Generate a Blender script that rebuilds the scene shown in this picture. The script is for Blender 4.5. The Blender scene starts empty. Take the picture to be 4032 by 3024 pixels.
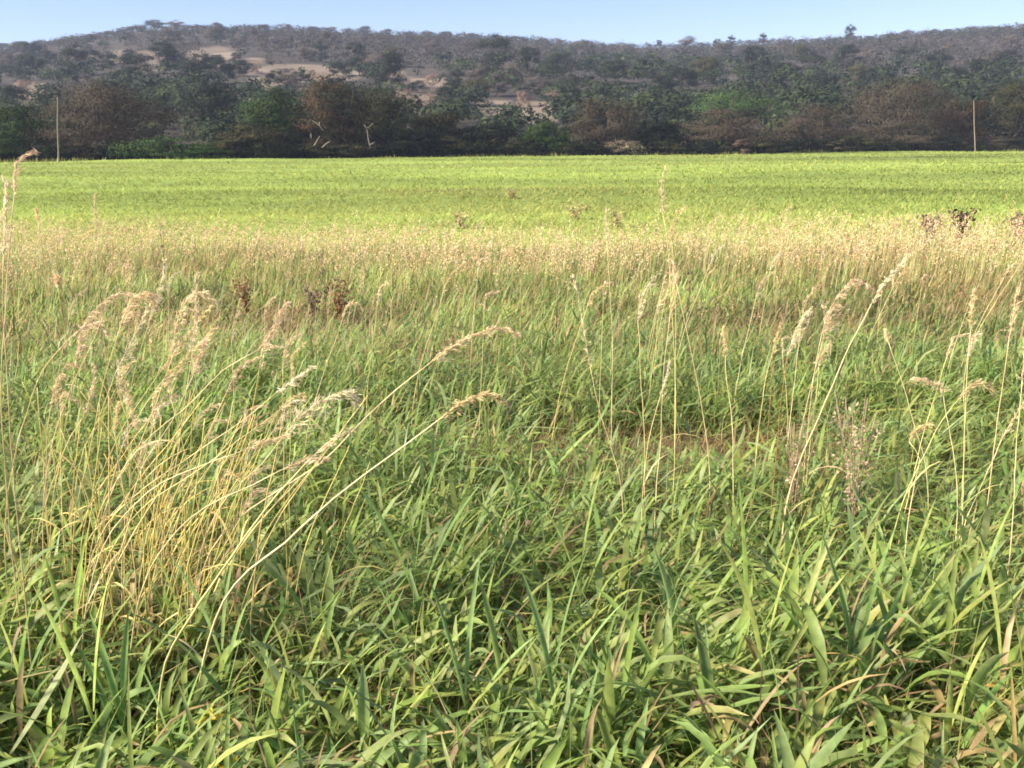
import bpy, math
import numpy as np
from mathutils import Matrix, Vector

R = math.radians
rng = np.random.default_rng(11)
sc = bpy.context.scene
COL = sc.collection

# ------------------------------------------------------------------ camera, sky, sun, exposure
FOC = 4000.0                       # focal length in pixels of the 4032 px wide photograph
PITCH = math.atan((1512 - 555) / FOC)
ROLL = R(0.35)
CAMZ = 1.6
CAM = np.array([0.0, 0.0, CAMZ])
Fw = np.array([0, math.cos(PITCH), -math.sin(PITCH)])
U0 = np.array([0, math.sin(PITCH), math.cos(PITCH)])
L0 = np.array([1.0, 0, 0])
RT = math.cos(ROLL) * L0 - math.sin(ROLL) * U0
UP = math.sin(ROLL) * L0 + math.cos(ROLL) * U0

cd = bpy.data.cameras.new('camera')
cam = bpy.data.objects.new('camera', cd)
COL.objects.link(cam)
cd.sensor_width = 36.0
cd.lens = 36.0 * FOC / 4032
cd.clip_start = 0.05
cd.clip_end = 6000
cam.matrix_world = Matrix(((RT[0], UP[0], -Fw[0], 0), (RT[1], UP[1], -Fw[1], 0), (RT[2], UP[2], -Fw[2], CAMZ), (0, 0, 0, 1)))
sc.camera = cam

SUN_EL, SUN_AZ = R(37), R(-108)     # azimuth clockwise from +Y: the sun stands low to the left, a little behind the camera
sv = Vector((math.sin(SUN_AZ) * math.cos(SUN_EL), math.cos(SUN_AZ) * math.cos(SUN_EL), math.sin(SUN_EL)))
world = bpy.data.worlds.new('World')
sc.world = world
world.use_nodes = True
wn = world.node_tree
sky = wn.nodes.new('ShaderNodeTexSky')
sky.sky_type = 'NISHITA'
sky.sun_disc = False
sky.sun_elevation = SUN_EL
sky.sun_rotation = SUN_AZ
sky.air_density = 1.0
sky.dust_density = 0.0
sky.ozone_density = 4.0
bg = wn.nodes['Background']
bg.inputs['Strength'].default_value = 0.059
tint = wn.nodes.new('ShaderNodeMix'); tint.data_type = 'RGBA'; tint.blend_type = 'MULTIPLY'   # white balance of the whole sky
tint.inputs['Factor'].default_value = 1.0
tint.inputs['B'].default_value = (0.98, 0.89, 1.04, 1)
wn.links.new(sky.outputs[0], tint.inputs['A'])
wn.links.new(tint.outputs['Result'], bg.inputs[0])
sl = bpy.data.lights.new('sun', 'SUN')
sl.energy = 5.0
sl.angle = R(10.0)
sl.color = (1.0, 0.87, 0.68)
sun = bpy.data.objects.new('sun', sl)
sun.rotation_euler = sv.to_track_quat('Z', 'Y').to_euler()
sun.location = (-30, -15, 40)
COL.objects.link(sun)

sc.view_settings.view_transform = 'Standard'
sc.view_settings.look = 'None'
sc.view_settings.exposure = 1.6
sc.view_settings.gamma = 1.0
sc.view_settings.use_curve_mapping = False
sc.render.engine = 'CYCLES'
sc.cycles.use_denoising = True
sc.cycles.filter_width = 1.75
sc.cycles.max_bounces = 8
sc.cycles.diffuse_bounces = 5
sc.cycles.glossy_bounces = 2
sc.cycles.transmission_bounces = 4
sc.cycles.transparent_max_bounces = 4
sc.cycles.volume_bounces = 0


# ------------------------------------------------------------------ helpers
def ray(px, py):
    u, v = (px - 2016) / FOC, (1512 - py) / FOC
    return Fw + u * RT + v * UP


def at_y(px, py, Y):
    d = ray(px, py)
    return CAM + d * (Y / d[1])


def project(P):
    r = P - CAM
    f = r @ Fw
    return 2016 + FOC * (r @ RT) / f, 1512 - FOC * (r @ UP) / f


def hash2(ix, iy, seed):
    n = (ix.astype(np.int64) * 374761393 + iy.astype(np.int64) * 668265263 + seed * 974634) & 0x7fffffff
    n = ((n ^ (n >> 13)) * 1274126177) & 0x7fffffff
    return ((n ^ (n >> 16)) & 0xffff) / 65535.0


def vnoise(x, y, seed=0):
    x = np.asarray(x, float); y = np.asarray(y, float)
    ix, iy = np.floor(x), np.floor(y)
    fx, fy = x - ix, y - iy
    fx = fx * fx * (3 - 2 * fx); fy = fy * fy * (3 - 2 * fy)
    a, b = hash2(ix, iy, seed), hash2(ix + 1, iy, seed)
    c, d = hash2(ix, iy + 1, seed), hash2(ix + 1, iy + 1, seed)
    return (a * (1 - fx) + b * fx) * (1 - fy) + (c * (1 - fx) + d * fx) * fy


def fnoise(x, y, seed=0, oct=3):
    s, a, t = 0, 1.0, 0
    for k in range(oct):
        s = s + a * vnoise(np.asarray(x) * 2 ** k, np.asarray(y) * 2 ** k, seed + k * 17); t += a; a *= 0.5
    return s / t


def sstep(a, b, x):
    t = np.clip((np.asarray(x, float) - a) / (b - a), 0, 1)
    return t * t * (3 - 2 * t)


def bump(x, y, cx, cy, rx, ry):
    return np.exp(-(((x - cx) / rx) ** 2 + ((y - cy) / ry) ** 2))


FIELD_Y0 = 13.4


def field_edge(x):                       # far edge of the green field, running slightly away to one side
    return 108.4 + 0.3385 * x


def H(x, y):                             # height of the meadow and the field
    x = np.asarray(x, float); y = np.asarray(y, float)
    near = 0.10 * (fnoise(x / 1.9, y / 1.9, 5, 2) - 0.5) * (1 - sstep(8, 13, y))
    far = 0.5 * (fnoise(x / 16.0, y / 6.5, 9, 2) - 0.5) * sstep(14, 26, y)
    return near + far


def obj(name, me, parent=None, mat=None):
    o = bpy.data.objects.new(name, me)
    COL.objects.link(o)
    if mat is not None and not me.materials:
        me.materials.append(mat)
    if parent is not None:
        o.parent = parent
    return o


def thing(name, label, cat, loc=(0, 0, 0), group=None, rz=0.0):
    o = bpy.data.objects.new(name, None)
    COL.objects.link(o)
    o.location = loc
    o.rotation_euler = (0, 0, rz)
    o.empty_display_size = 0.2
    o['label'] = label
    o['category'] = cat
    if group:
        o['group'] = group
    return o


def mesh_np(name, V, polys, C=None, smooth=True, mat=None):
    """V (n,3); polys: list of index arrays (m,3) or (m,4); C (n,3) linear colour."""
    me = bpy.data.meshes.new(name)
    V = np.asarray(V, np.float32).reshape(-1, 3)
    me.vertices.add(len(V))
    me.vertices.foreach_set('co', V.ravel())
    polys = [p for p in polys if len(p)]
    nl = sum(p.size for p in polys); npo = sum(len(p) for p in polys)
    me.loops.add(nl); me.polygons.add(npo)
    me.loops.foreach_set('vertex_index', np.concatenate([p.ravel() for p in polys]).astype(np.int32))
    ls, k = [], 0
    for p in polys:
        ls.append(k + np.arange(len(p)) * p.shape[1]); k += p.size
    me.polygons.foreach_set('loop_start', np.concatenate(ls).astype(np.int32))
    if smooth:
        me.polygons.foreach_set('use_smooth', np.ones(npo, bool))
    if C is not None:
        a = me.attributes.new('col', 'FLOAT_COLOR', 'POINT')
        C4 = np.ones((len(V), 4), np.float32); C4[:, :3] = C
        a.data.foreach_set('color', C4.ravel())
    if mat is not None:
        me.materials.append(mat)
    me.update(calc_edges=True)
    return me


class MB:
    """collects numpy pieces that become one mesh"""
    def __init__(s): s.V, s.Q, s.T, s.C, s.n = [], [], [], [], 0
    def add(s, V, quads=None, tris=None, C=None):
        V = np.asarray(V).reshape(-1, 3)
        s.V.append(V)
        if quads is not None and len(quads): s.Q.append(np.asarray(quads).reshape(-1, 4) + s.n)
        if tris is not None and len(tris): s.T.append(np.asarray(tris).reshape(-1, 3) + s.n)
        C = np.broadcast_to(np.asarray(C if C is not None else (1, 1, 1), float), V.shape)
        s.C.append(C); s.n += len(V)
    def mesh(s, name, mat=None, smooth=True):
        P = []
        if s.Q: P.append(np.concatenate(s.Q))
        if s.T: P.append(np.concatenate(s.T))
        return mesh_np(name, np.concatenate(s.V), P, np.concatenate(s.C), smooth, mat)
    def tube(s, pts, rad, C, sides=5):
        pts = np.asarray(pts, float); rad = np.broadcast_to(np.asarray(rad, float), (len(pts),))
        T = np.gradient(pts, axis=0); T /= np.linalg.norm(T, axis=1)[:, None] + 1e-9
        ref = np.array([0.13, 0.99, 0.05]) if abs(T[0][1]) < 0.9 else np.array([1.0, 0, 0])
        A = np.cross(T, ref); A /= np.linalg.norm(A, axis=1)[:, None] + 1e-9
        B = np.cross(T, A)
        an = np.arange(sides) * 2 * math.pi / sides
        V = pts[:, None] + rad[:, None, None] * (np.cos(an)[None, :, None] * A[:, None] + np.sin(an)[None, :, None] * B[:, None])
        q = []
        for i in range(len(pts) - 1):
            for j in range(sides):
                k = (j + 1) % sides
                q.append((i * sides + j, i * sides + k, (i + 1) * sides + k, (i + 1) * sides + j))
        C = np.asarray(C, float)
        CC = np.repeat(C, sides, axis=0) if C.ndim == 2 else C
        s.add(V, q, None, CC)
        s.T.append(np.array([[s.n - sides, s.n - sides + 1, s.n - sides + 2]]))


def bez(P, n):
    """smooth curve through the control points"""
    P = np.asarray(P, float)
    if len(P) == 2:
        t = np.linspace(0, 1, n)[:, None]
        return P[0] * (1 - t) + P[1] * t
    d = np.r_[0, np.cumsum(np.linalg.norm(np.diff(P, axis=0), axis=1))]
    M = np.gradient(P, d, axis=0)
    t = np.linspace(0, d[-1], n)
    i = np.clip(np.searchsorted(d, t, side='right') - 1, 0, len(P) - 2)
    h = (d[i + 1] - d[i])[:, None]; s = ((t - d[i]) / (d[i + 1] - d[i]))[:, None]
    return ((2 * s**3 - 3 * s**2 + 1) * P[i] + (s**3 - 2 * s**2 + s) * h * M[i]
            + (-2 * s**3 + 3 * s**2) * P[i + 1] + (s**3 - s**2) * h * M[i + 1])


# ------------------------------------------------------------------ materials
def base_mat(name):
    m = bpy.data.materials.new(name); m.use_nodes = True
    nt = m.node_tree
    return m, nt, nt.nodes['Principled BSDF'], nt.nodes['Material Output']


def leaf_mat(name, trans=0.35, rough=0.5, spec=0.35, jitter=0.25, scale=40.0, objrand=0.0):
    m, nt, pb, out = base_mat(name)
    N, Lk = nt.nodes.new, nt.links.new
    at = N('ShaderNodeAttribute'); at.attribute_name = 'col'
    tc = N('ShaderNodeTexCoord'); nz = N('ShaderNodeTexNoise'); nz.inputs['Scale'].default_value = scale; nz.inputs['Detail'].default_value = 3
    Lk(tc.outputs['Object'], nz.inputs['Vector'])
    mr = N('ShaderNodeMapRange'); mr.inputs['From Min'].default_value = .3; mr.inputs['From Max'].default_value = .7
    mr.inputs['To Min'].default_value = 1 - jitter; mr.inputs['To Max'].default_value = 1 + jitter
    Lk(nz.outputs['Fac'], mr.inputs['Value'])
    mul = N('ShaderNodeMix'); mul.data_type = 'RGBA'; mul.blend_type = 'MULTIPLY'; mul.inputs['Factor'].default_value = 1
    Lk(at.outputs['Color'], mul.inputs['A']); Lk(mr.outputs['Result'], mul.inputs['B'])
    c = mul.outputs['Result']
    if objrand:
        oi = N('ShaderNodeObjectInfo')
        hs = N('ShaderNodeHueSaturation')
        a = N('ShaderNodeMapRange'); a.inputs['To Min'].default_value = 1 - objrand; a.inputs['To Max'].default_value = 1 + objrand
        Lk(oi.outputs['Random'], a.inputs['Value']); Lk(a.outputs['Result'], hs.inputs['Value'])
        Lk(c, hs.inputs['Color']); c = hs.outputs['Color']
    Lk(c, pb.inputs['Base Color'])
    pb.inputs['Roughness'].default_value = rough
    pb.inputs['Specular IOR Level'].default_value = spec
    if trans > 0:
        tr = N('ShaderNodeBsdfTranslucent'); Lk(c, tr.inputs['Color'])
        mx = N('ShaderNodeMixShader'); mx.inputs['Fac'].default_value = trans
        Lk(pb.outputs[0], mx.inputs[1]); Lk(tr.outputs[0], mx.inputs[2]); Lk(mx.outputs[0], out.inputs['Surface'])
    return m


def noise_mat(name, cols, scale, rough=0.9, bumpd=0.0, detail=6, stretch=(1, 1, 1)):
    m, nt, pb, out = base_mat(name)
    N, Lk = nt.nodes.new, nt.links.new
    tc = N('ShaderNodeTexCoord'); mp = N('ShaderNodeMapping'); mp.inputs['Scale'].default_value = stretch
    nz = N('ShaderNodeTexNoise'); nz.inputs['Scale'].default_value = scale; nz.inputs['Detail'].default_value = detail
    nz.inputs['Roughness'].default_value = 0.65
    Lk(tc.outputs['Object'], mp.inputs['Vector']); Lk(mp.outputs[0], nz.inputs['Vector'])
    rp = N('ShaderNodeValToRGB'); e = rp.color_ramp.elements
    while len(e) < len(cols): e.new(0.5)
    for i, c in enumerate(cols):
        e[i].position = 0.3 + 0.4 * i / (len(cols) - 1); e[i].color = (*c, 1)
    Lk(nz.outputs['Fac'], rp.inputs['Fac']); Lk(rp.outputs[0], pb.inputs['Base Color'])
    pb.inputs['Roughness'].default_value = rough; pb.inputs['Specular IOR Level'].default_value = 0.2
    if bumpd:
        b = N('ShaderNodeBump'); b.inputs['Distance'].default_value = bumpd
        Lk(nz.outputs['Fac'], b.inputs['Height']); Lk(b.outputs[0], pb.inputs['Normal'])
    return m


M_BLADE = leaf_mat('grass_blade', 0.56, 0.5, 0.33, 0.22, 35)
M_DRY = leaf_mat('dry_grass', 0.34, 0.55, 0.3, 0.2, 60)
M_CROP = leaf_mat('field_grass', 0.38, 0.55, 0.3, 0.15, 0.6)
M_TREE = leaf_mat('tree_leaf', 0.25, 0.75, 0.08, 0.2, 0.3)
M_HTREE = leaf_mat('hill_tree_leaf', 0.25, 0.75, 0.08, 0.2, 0.2, objrand=0.2)
M_BARK = leaf_mat('bark', 0.0, 0.85, 0.15, 0.35, 8)
M_STEM = leaf_mat('grass_stem', 0.15, 0.4, 0.45, 0.15, 90)
M_SOIL = noise_mat('soil', [(0.07, 0.055, 0.03), (0.14, 0.115, 0.06), (0.22, 0.18, 0.10)], 9.0, 0.95, 0.02)
M_FIELD = leaf_mat('field_floor', 0.0, 0.95, 0.1, 0.12, 0.5)
M_HILL = leaf_mat('hill_ground', 0.0, 0.95, 0.1, 0.22, 0.08)
M_POLE = noise_mat('weathered_timber', [(0.15, 0.125, 0.095), (0.21, 0.18, 0.14), (0.27, 0.235, 0.185)], 3.0, 0.8, 0.0, 5, (8, 8, 0.6))
M_CERAMIC, _n, _p, _o = base_mat('ceramic'); _p.inputs['Base Color'].default_value = (0.22, 0.18, 0.25, 1); _p.inputs['Roughness'].default_value = 0.35


# ------------------------------------------------------------------ the setting
def grid_mesh(name, X, Y, Z, mat):
    ny, nx = X.shape
    V = np.stack([X, Y, Z], -1).reshape(-1, 3)
    i = (np.arange(ny - 1)[:, None] * nx + np.arange(nx - 1)[None, :]).ravel()
    return mesh_np(name, V, [np.stack([i, i + 1, i + 1 + nx, i + nx], 1)], None, True, mat)


s = np.linspace(-1, 1, 171)
xs = 1.5 * np.sinh(7.1 * s)
ys = 3.0 + 1.5 * np.sinh(7.1 * np.linspace(-1, 1, 221))
X, Y = np.meshgrid(xs, ys)
Z = H(X, Y) - 0.25 * sstep(150, 220, np.hypot(X, Y)) - 0.2 * sstep(14.0, 17.0, Y) * (1 - sstep(-4, -1, Y - field_edge(X)))
g = obj('ground', grid_mesh('ground', X, Y, Z, M_SOIL)); g['kind'] = 'structure'

tt = np.linspace(-0.85, 0.85, 150)
uu = np.linspace(0, 1, 160)
T_, U_ = np.meshgrid(tt, uu)
Yf = FIELD_Y0 + (108.4 / np.maximum(1 - 0.3385 * T_, .3) + 1.0 - FIELD_Y0) * U_ ** 1.6
Xf = T_ * Yf


def ftone(x, y):                         # long soft streaks of darker and lighter field colour
    a = vnoise(x / 38.0, y / 8.0, 83) * .5 + vnoise(x / 17.0, y / 4.5, 84) * .3 + vnoise(x / 6.0, y / 2.0, 85) * .2
    return np.clip((a - .5) * 1.7 + .66, 0, 1)


FP = np.stack([Xf, Yf, H(Xf, Yf) + 0.012], -1).reshape(-1, 3)
fc = np.array([0.18, 0.24, 0.06]) * (0.45 + .8 * ftone(FP[:, 0], FP[:, 1]))[:, None]
ny, nx = Xf.shape
i = (np.arange(ny - 1)[:, None] * nx + np.arange(nx - 1)[None, :]).ravel()
f = obj('field', mesh_np('field', FP, [np.stack([i, i + 1, i + 1 + nx, i + nx], 1)], fc, True, M_FIELD)); f['kind'] = 'structure'

# hill: its ridge seen over the trees
SKY = np.array([(-1400, 250), (-700, 205), (0, 172), (150, 165), (300, 142), (480, 118), (560, 100), (800, 92), (1000, 92), (1250, 100), (1500, 112), (1900, 128),
                (2100, 140), (2300, 155), (2500, 168), (2800, 163), (3000, 150), (3200, 146), (3400, 132), (3700, 108), (3900, 92), (4032, 84), (4600, 75), (5600, 110)], float)
sy = SKY[:, 1] + 22 + math.tan(ROLL) * (SKY[:, 0] - 2016)
ridge_t = (SKY[:, 0] - 2016) / 4112.0
ridge_slope = np.tan(np.arctan((1512 - sy) / FOC) - PITCH)
HY0, HY1 = 128.0, 600.0


def hillZ(x, y):
    t = np.asarray(x) / np.maximum(y, 1)
    zr = CAMZ + HY1 * np.interp(t, ridge_t, ridge_slope)
    s = (np.asarray(y, float) - HY0) / (HY1 - HY0)
    up = np.where(s < 1, np.clip(s, 0, 1) ** 1.12, 1 - 0.5 * np.clip(s - 1, 0, 2) ** 1.5)
    bumps = 5.0 * (fnoise(np.asarray(x) / 70, np.asarray(y) / 70, 31, 3) - 0.5) * sstep(0.1, 0.4, s) * (1 - sstep(0.8, 1.0, s))
    return zr * up + bumps - 0.4 * (1 - sstep(0, .04, s))


CLEAR = [  # centre and half-size in degrees-like picture units of the open dry patches, kept free of trees
    (840, 222, 90, 36), (560, 225, 65, 22), (460, 225, 40, 25), (330, 222, 90, 10), (600, 262, 50, 18), (1150, 290, 165, 36), (1060, 320, 50, 22), (1000, 240, 35, 14), (1370, 290, 50, 24),
    (1600, 350, 55, 45), (1660, 405, 60, 32), (1560, 300, 40, 18), (1700, 330, 40, 30), (2120, 440, 110, 40), (1950, 420, 70, 24), (110, 360, 70, 40), (930, 380, 40, 35)]


def in_clear(P, k=1.0):
    px, py = project(P)
    k = k * (0.75 + .7 * fnoise(P[:, 0] / 9, P[:, 1] / 9, 411, 2))
    m = np.zeros(len(P), bool)
    for cx, cy, a, b in CLEAR:
        m |= ((px - cx) / a) ** 2 + ((py - cy) / b) ** 2 < k
    return m


tt = np.linspace(-1.0, 1.0, 260)
uu = np.linspace(HY0, 900, 170)
T_, Y_ = np.meshgrid(tt, uu)
HP = np.stack([T_ * Y_, Y_, hillZ(T_ * Y_, Y_)], -1).reshape(-1, 3)
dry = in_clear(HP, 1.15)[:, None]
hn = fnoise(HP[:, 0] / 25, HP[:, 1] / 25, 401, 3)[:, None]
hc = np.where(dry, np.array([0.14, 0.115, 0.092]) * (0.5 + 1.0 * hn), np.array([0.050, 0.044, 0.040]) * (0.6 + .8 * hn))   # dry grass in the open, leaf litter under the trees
ny, nx = T_.shape
i = (np.arange(ny - 1)[:, None] * nx + np.arange(nx - 1)[None, :]).ravel()
h = obj('hill', mesh_np('hill', HP, [np.stack([i, i + 1, i + 1 + nx, i + nx], 1)], hc, True, M_HILL)); h['kind'] = 'structure'


# ------------------------------------------------------------------ grass
def blades(mb, root, az, tilt, bend, length, width, color, tipcol=None, nseg=5, k=3, fold=0.35, twist=None, prof='broad', wob=0.0):
    n = len(root)
    if n == 0: return
    st = np.linspace(0, 1, nseg + 1)
    dx, dy = np.cos(az), np.sin(az)
    P = np.zeros((n, nseg + 1, 3)); P[:, 0] = root
    th = tilt[:, None] + bend[:, None] * st[None, :] ** 1.4
    ds = (length / nseg)[:, None]
    azs = az[:, None] + wob * (rng.random((n, 1)) - .5) * st[None, :] * 2
    step = np.stack([np.sin(th) * np.cos(azs), np.sin(th) * np.sin(azs), np.cos(th)], -1) * ds[..., None]
    P[:, 1:] = root[:, None] + np.cumsum(0.5 * (step[:, 1:] + step[:, :-1]), 1)
    side = np.stack([-np.sin(azs), np.cos(azs), np.zeros_like(azs)], -1)
    nrm = np.stack([-np.cos(th) * np.cos(azs), -np.cos(th) * np.sin(azs), np.sin(th)], -1)
    if twist is None: twist = (rng.random(n) - .5) * 1.8
    tw = twist[:, None] * st[None, :]
    S = side * np.cos(tw)[..., None] + nrm * np.sin(tw)[..., None]
    Nn = nrm * np.cos(tw)[..., None] - side * np.sin(tw)[..., None]
    if prof == 'broad':
        w = np.interp(st, [0, .12, .4, .7, .9, 1], [.45, .75, 1, .8, .38, .02])
    elif prof == 'mid':
        w = np.interp(st, [0, .5, 1], [.55, 1, .04])
    else:
        w = np.interp(st, [0, .5, 1], [1, .8, .05])
    W = width[:, None] * w[None, :] * 0.5
    off = np.linspace(-1, 1, k)
    V = P[:, :, None] + S[:, :, None] * (W[:, :, None] * off[None, None, :])[..., None]
    if k == 3:
        V = V + Nn[:, :, None] * (W[:, :, None] * fold * (np.abs(off) - 0.5)[None, None, :])[..., None]
    V[..., 2] = np.maximum(V[..., 2], (root[:, 2] + 0.002)[:, None, None])
    if tipcol is None: tipcol = color
    c = color[:, None, :] * (1 - st[None, :, None] ** 2) + tipcol[:, None, :] * st[None, :, None] ** 2
    C = np.repeat(c[:, :, None, :], k, axis=2)
    a = np.arange(nseg)[:, None] * k + np.arange(k - 1)[None, :]
    a = a.ravel()
    q = np.stack([a, a + 1, a + 1 + k, a + k], 1)
    Q = (np.arange(n) * (nseg + 1) * k)[:, None, None] + q[None]
    mb.add(V, Q.reshape(-1, 4), None, C.reshape(-1, 3))


GREENS = np.array([(0.235, 0.33, 0.08), (0.30, 0.39, 0.11), (0.21, 0.33, 0.10), (0.25, 0.365, 0.135), (0.35, 0.40, 0.115), (0.18, 0.265, 0.066), (0.29, 0.375, 0.175)])
STRAWS = np.array([(0.46, 0.36, 0.17), (0.54, 0.44, 0.22), (0.40, 0.29, 0.13), (0.50, 0.36, 0.22), (0.36, 0.33, 0.13)])
BROWNS = np.array([(0.21, 0.15, 0.08), (0.27, 0.195, 0.11), (0.16, 0.12, 0.07), (0.31, 0.235, 0.14)])


def pick(pal, n, jit=0.16):
    c = pal[rng.integers(0, len(pal), n)]
    return c * (1 + jit * (rng.random((n, 1)) * 2 - 1)) * (1 + 0.06 * (rng.random((n, 3)) * 2 - 1))


def mixcol(a, b, f):
    f = np.asarray(f)[:, None]
    return a * (1 - f) + b * f


def wedge(n, y0, y1, margin=1.3, slope=0.66, power=2.0):
    """points over the meadow, a little wider than the view"""
    u = rng.random(n)
    y = (y0 ** power + (y1 ** power - y0 ** power) * u) ** (1 / power)
    x = (rng.random(n) * 2 - 1) * (slope * y + margin)
    return x, y


# brownness: patches of dead, short grass (the gap in front of the tall sward, patches further out)
def patch_gap(x, y):
    return np.clip((0.6 * bump(x, y, -0.3, 5.0, 0.5, 0.3) + 0.8 * bump(x, y, 0.4, 5.0, 0.55, 0.45) + 0.7 * bump(x, y, 1.1, 4.9, 0.4, 0.35) + 0.55 * bump(x, y, 1.85, 5.2, 0.45, 0.35)) * (0.3 + 1.4 * fnoise(x / .45, y / .45, 511, 2)), 0, 1)


def patch_brown(x, y):
    return np.clip(0.75 * bump(x, y, 2.3, 8.2, 1.5, 0.7) + 0.75 * bump(x, y, -2.0, 8.3, 1.1, 0.6) + 0.6 * bump(x, y, -0.5, 7.0, 0.7, 0.4)
                   + 0.75 * bump(x, y, 0.9, 2.15, 0.42, 0.3) + 0.5 * bump(x, y, -1.15, 2.95, 0.6, 0.5) , 0, 1)


def dryness(x, y):                       # towards the pale seeding band
    wave = 1.5 * (fnoise(x / 3.0, y / 2.5, 77, 3) - 0.5)
    return sstep(8.4, 10.8, y + wave * 2.6)


# --- broad-bladed sward in front
mb = MB()
nt_ = 8600
x, y = wedge(nt_, 0.75, 7.8, 1.0, 0.62, 1.75)
gap = patch_gap(x, y)
keep = rng.random(nt_) > np.maximum(0.95 * gap, sstep(5.6, 7.8, y))
x, y, gap = x[keep], y[keep], gap[keep]
nt_ = len(x)
z = H(x, y)
lush = 0.62 + 0.75 * fnoise(x / 0.8, y / 0.8, 3, 2) - 0.15
nb = 8
rx = np.repeat(x, nb) + rng.normal(0, .035, nt_ * nb)
ry = np.repeat(y, nb) + rng.normal(0, .035, nt_ * nb)
n = nt_ * nb
root = np.stack([rx, ry, np.repeat(z, nb) + rng.random(n) * 0.30 * np.repeat(lush, nb) * (1 - .75 * patch_gap(rx, ry))], 1)
taz = np.repeat(rng.random(nt_) * 6.283, nb)
az = rng.random(n) * 6.283
az = np.where(rng.random(n) < 0.3, rng.normal(0.2, 0.7, n), az)       # breeze towards +X
tuftc = np.repeat(pick(GREENS, nt_, 0.22), nb, axis=0)
c = mixcol(tuftc, pick(GREENS, n, 0.2), np.full(n, 0.5))
br = np.clip(patch_brown(rx, ry) + patch_gap(rx, ry) * 0.6, 0, 1)
dead = rng.random(n) < 0.085 + 0.5 * br
c = np.where(dead[:, None], mixcol(pick(STRAWS, n), pick(BROWNS, n), rng.random(n) ** 2), c)
tip = np.where((rng.random(n) < 0.25)[:, None], mixcol(c, pick(STRAWS, n), rng.random(n) * .8), c)
ll = np.repeat(lush, nb) * (0.13 + 0.24 * rng.random(n)) * (1 - 0.4 * br) * (1 - .22 * sstep(2.4, 4.5, ry))
ww = (0.008 + 0.021 * rng.random(n) ** 1.5) * (1 - 0.35 * dead) * (1.22 - .57 * sstep(1.9, 4.5, ry))
tl = np.abs(rng.normal(0.5, 0.36, n)); bd = rng.random(n) * 2.1 + 0.1
flat = rng.random(n) < 0.3
tl = np.where(flat, 0.9 + 0.5 * rng.random(n), tl)
near = ry < 2.9
for sel, kk, ns in ((near, 3, 5), (~near, 2, 3)):
    blades(mb, root[sel], az[sel], tl[sel], bd[sel], ll[sel], ww[sel] * (1.0 if kk == 3 else 1.05), c[sel], tip[sel], ns, kk, 0.4, None, 'broad', 0.5)
# fine stems and thin leaves between the blades
n = 9000
x, y = wedge(n, 0.75, 6.4, 1.0, 0.62, 1.75)
gp = patch_gap(x, y)
root = np.stack([x, y, H(x, y)], 1)
c = pick(GREENS, n, 0.3) * 1.1
dead = rng.random(n) < 0.36 + 0.5 * gp
c = np.where(dead[:, None], mixcol(pick(STRAWS, n), pick(BROWNS, n), rng.random(n) * 0.9), c)
blades(mb, root, rng.random(n) * 6.283, np.abs(rng.normal(.35, .35, n)), rng.random(n) * 1.6, (0.2 + .36 * rng.random(n)) * (1 - .45 * gp), 0.0025 + .004 * rng.random(n), c, None, 4, 2, 0, None, 'thin', 0.7)
n = 9000
x, y = wedge(n, 0.75, 6.6, 1.0, 0.62, 1.75)
sel = rng.random(n) > patch_gap(x, y); x, y = x[sel], y[sel]; n = len(x)
root = np.stack([x, y, H(x, y) + .03 + .2 * rng.random(n)], 1)
blades(mb, root, rng.random(n) * 6.283, .7 + .7 * rng.random(n), (rng.random(n) - .2) * 1.0, .12 + .2 * rng.random(n), .008 + .014 * rng.random(n), pick(GREENS, n, .25), None, 3, 2, 0, None, 'broad', 1.0)
n = 5200
x = rng.normal(.6, .9, n); y = rng.normal(5.0, .45, n); sel = rng.random(n) < patch_gap(x, y) + .08; x, y = x[sel], y[sel]; n = len(x)
blades(mb, np.stack([x, y, H(x, y)], 1), rng.random(n) * 6.283, np.abs(rng.normal(.6, .4, n)), rng.random(n) * 1.2, .06 + .16 * rng.random(n), .003 + .004 * rng.random(n), mixcol(pick(BROWNS, n, .3) * 1.3, pick(STRAWS, n, .3) * .8, rng.random(n)), None, 3, 2, 0, None, 'thin', 1.0)
# dead litter lying low
n = 9000
x, y = wedge(n, 0.75, 7.0, 1.0, 0.62, 1.75)
root = np.stack([x, y, H(x, y) + 0.01 + 0.07 * rng.random(n)], 1)
c = mixcol(pick(BROWNS, n, .3), pick(STRAWS, n, .3), rng.random(n) ** 2)
blades(mb, root, rng.random(n) * 6.283, 1.05 + .6 * rng.random(n), (rng.random(n) - .5) * .7, .08 + .22 * rng.random(n), .004 + .008 * rng.random(n), c, None, 3, 2, 0, None, 'thin', 0.8)
o = obj('broad_leaf_grass', mb.mesh('broad_leaf_grass', M_BLADE)); o['kind'] = 'stuff'
o['label'] = 'thick sward of broad bladed green meadow grass with dead leaves between'; o['category'] = 'grass'

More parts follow.
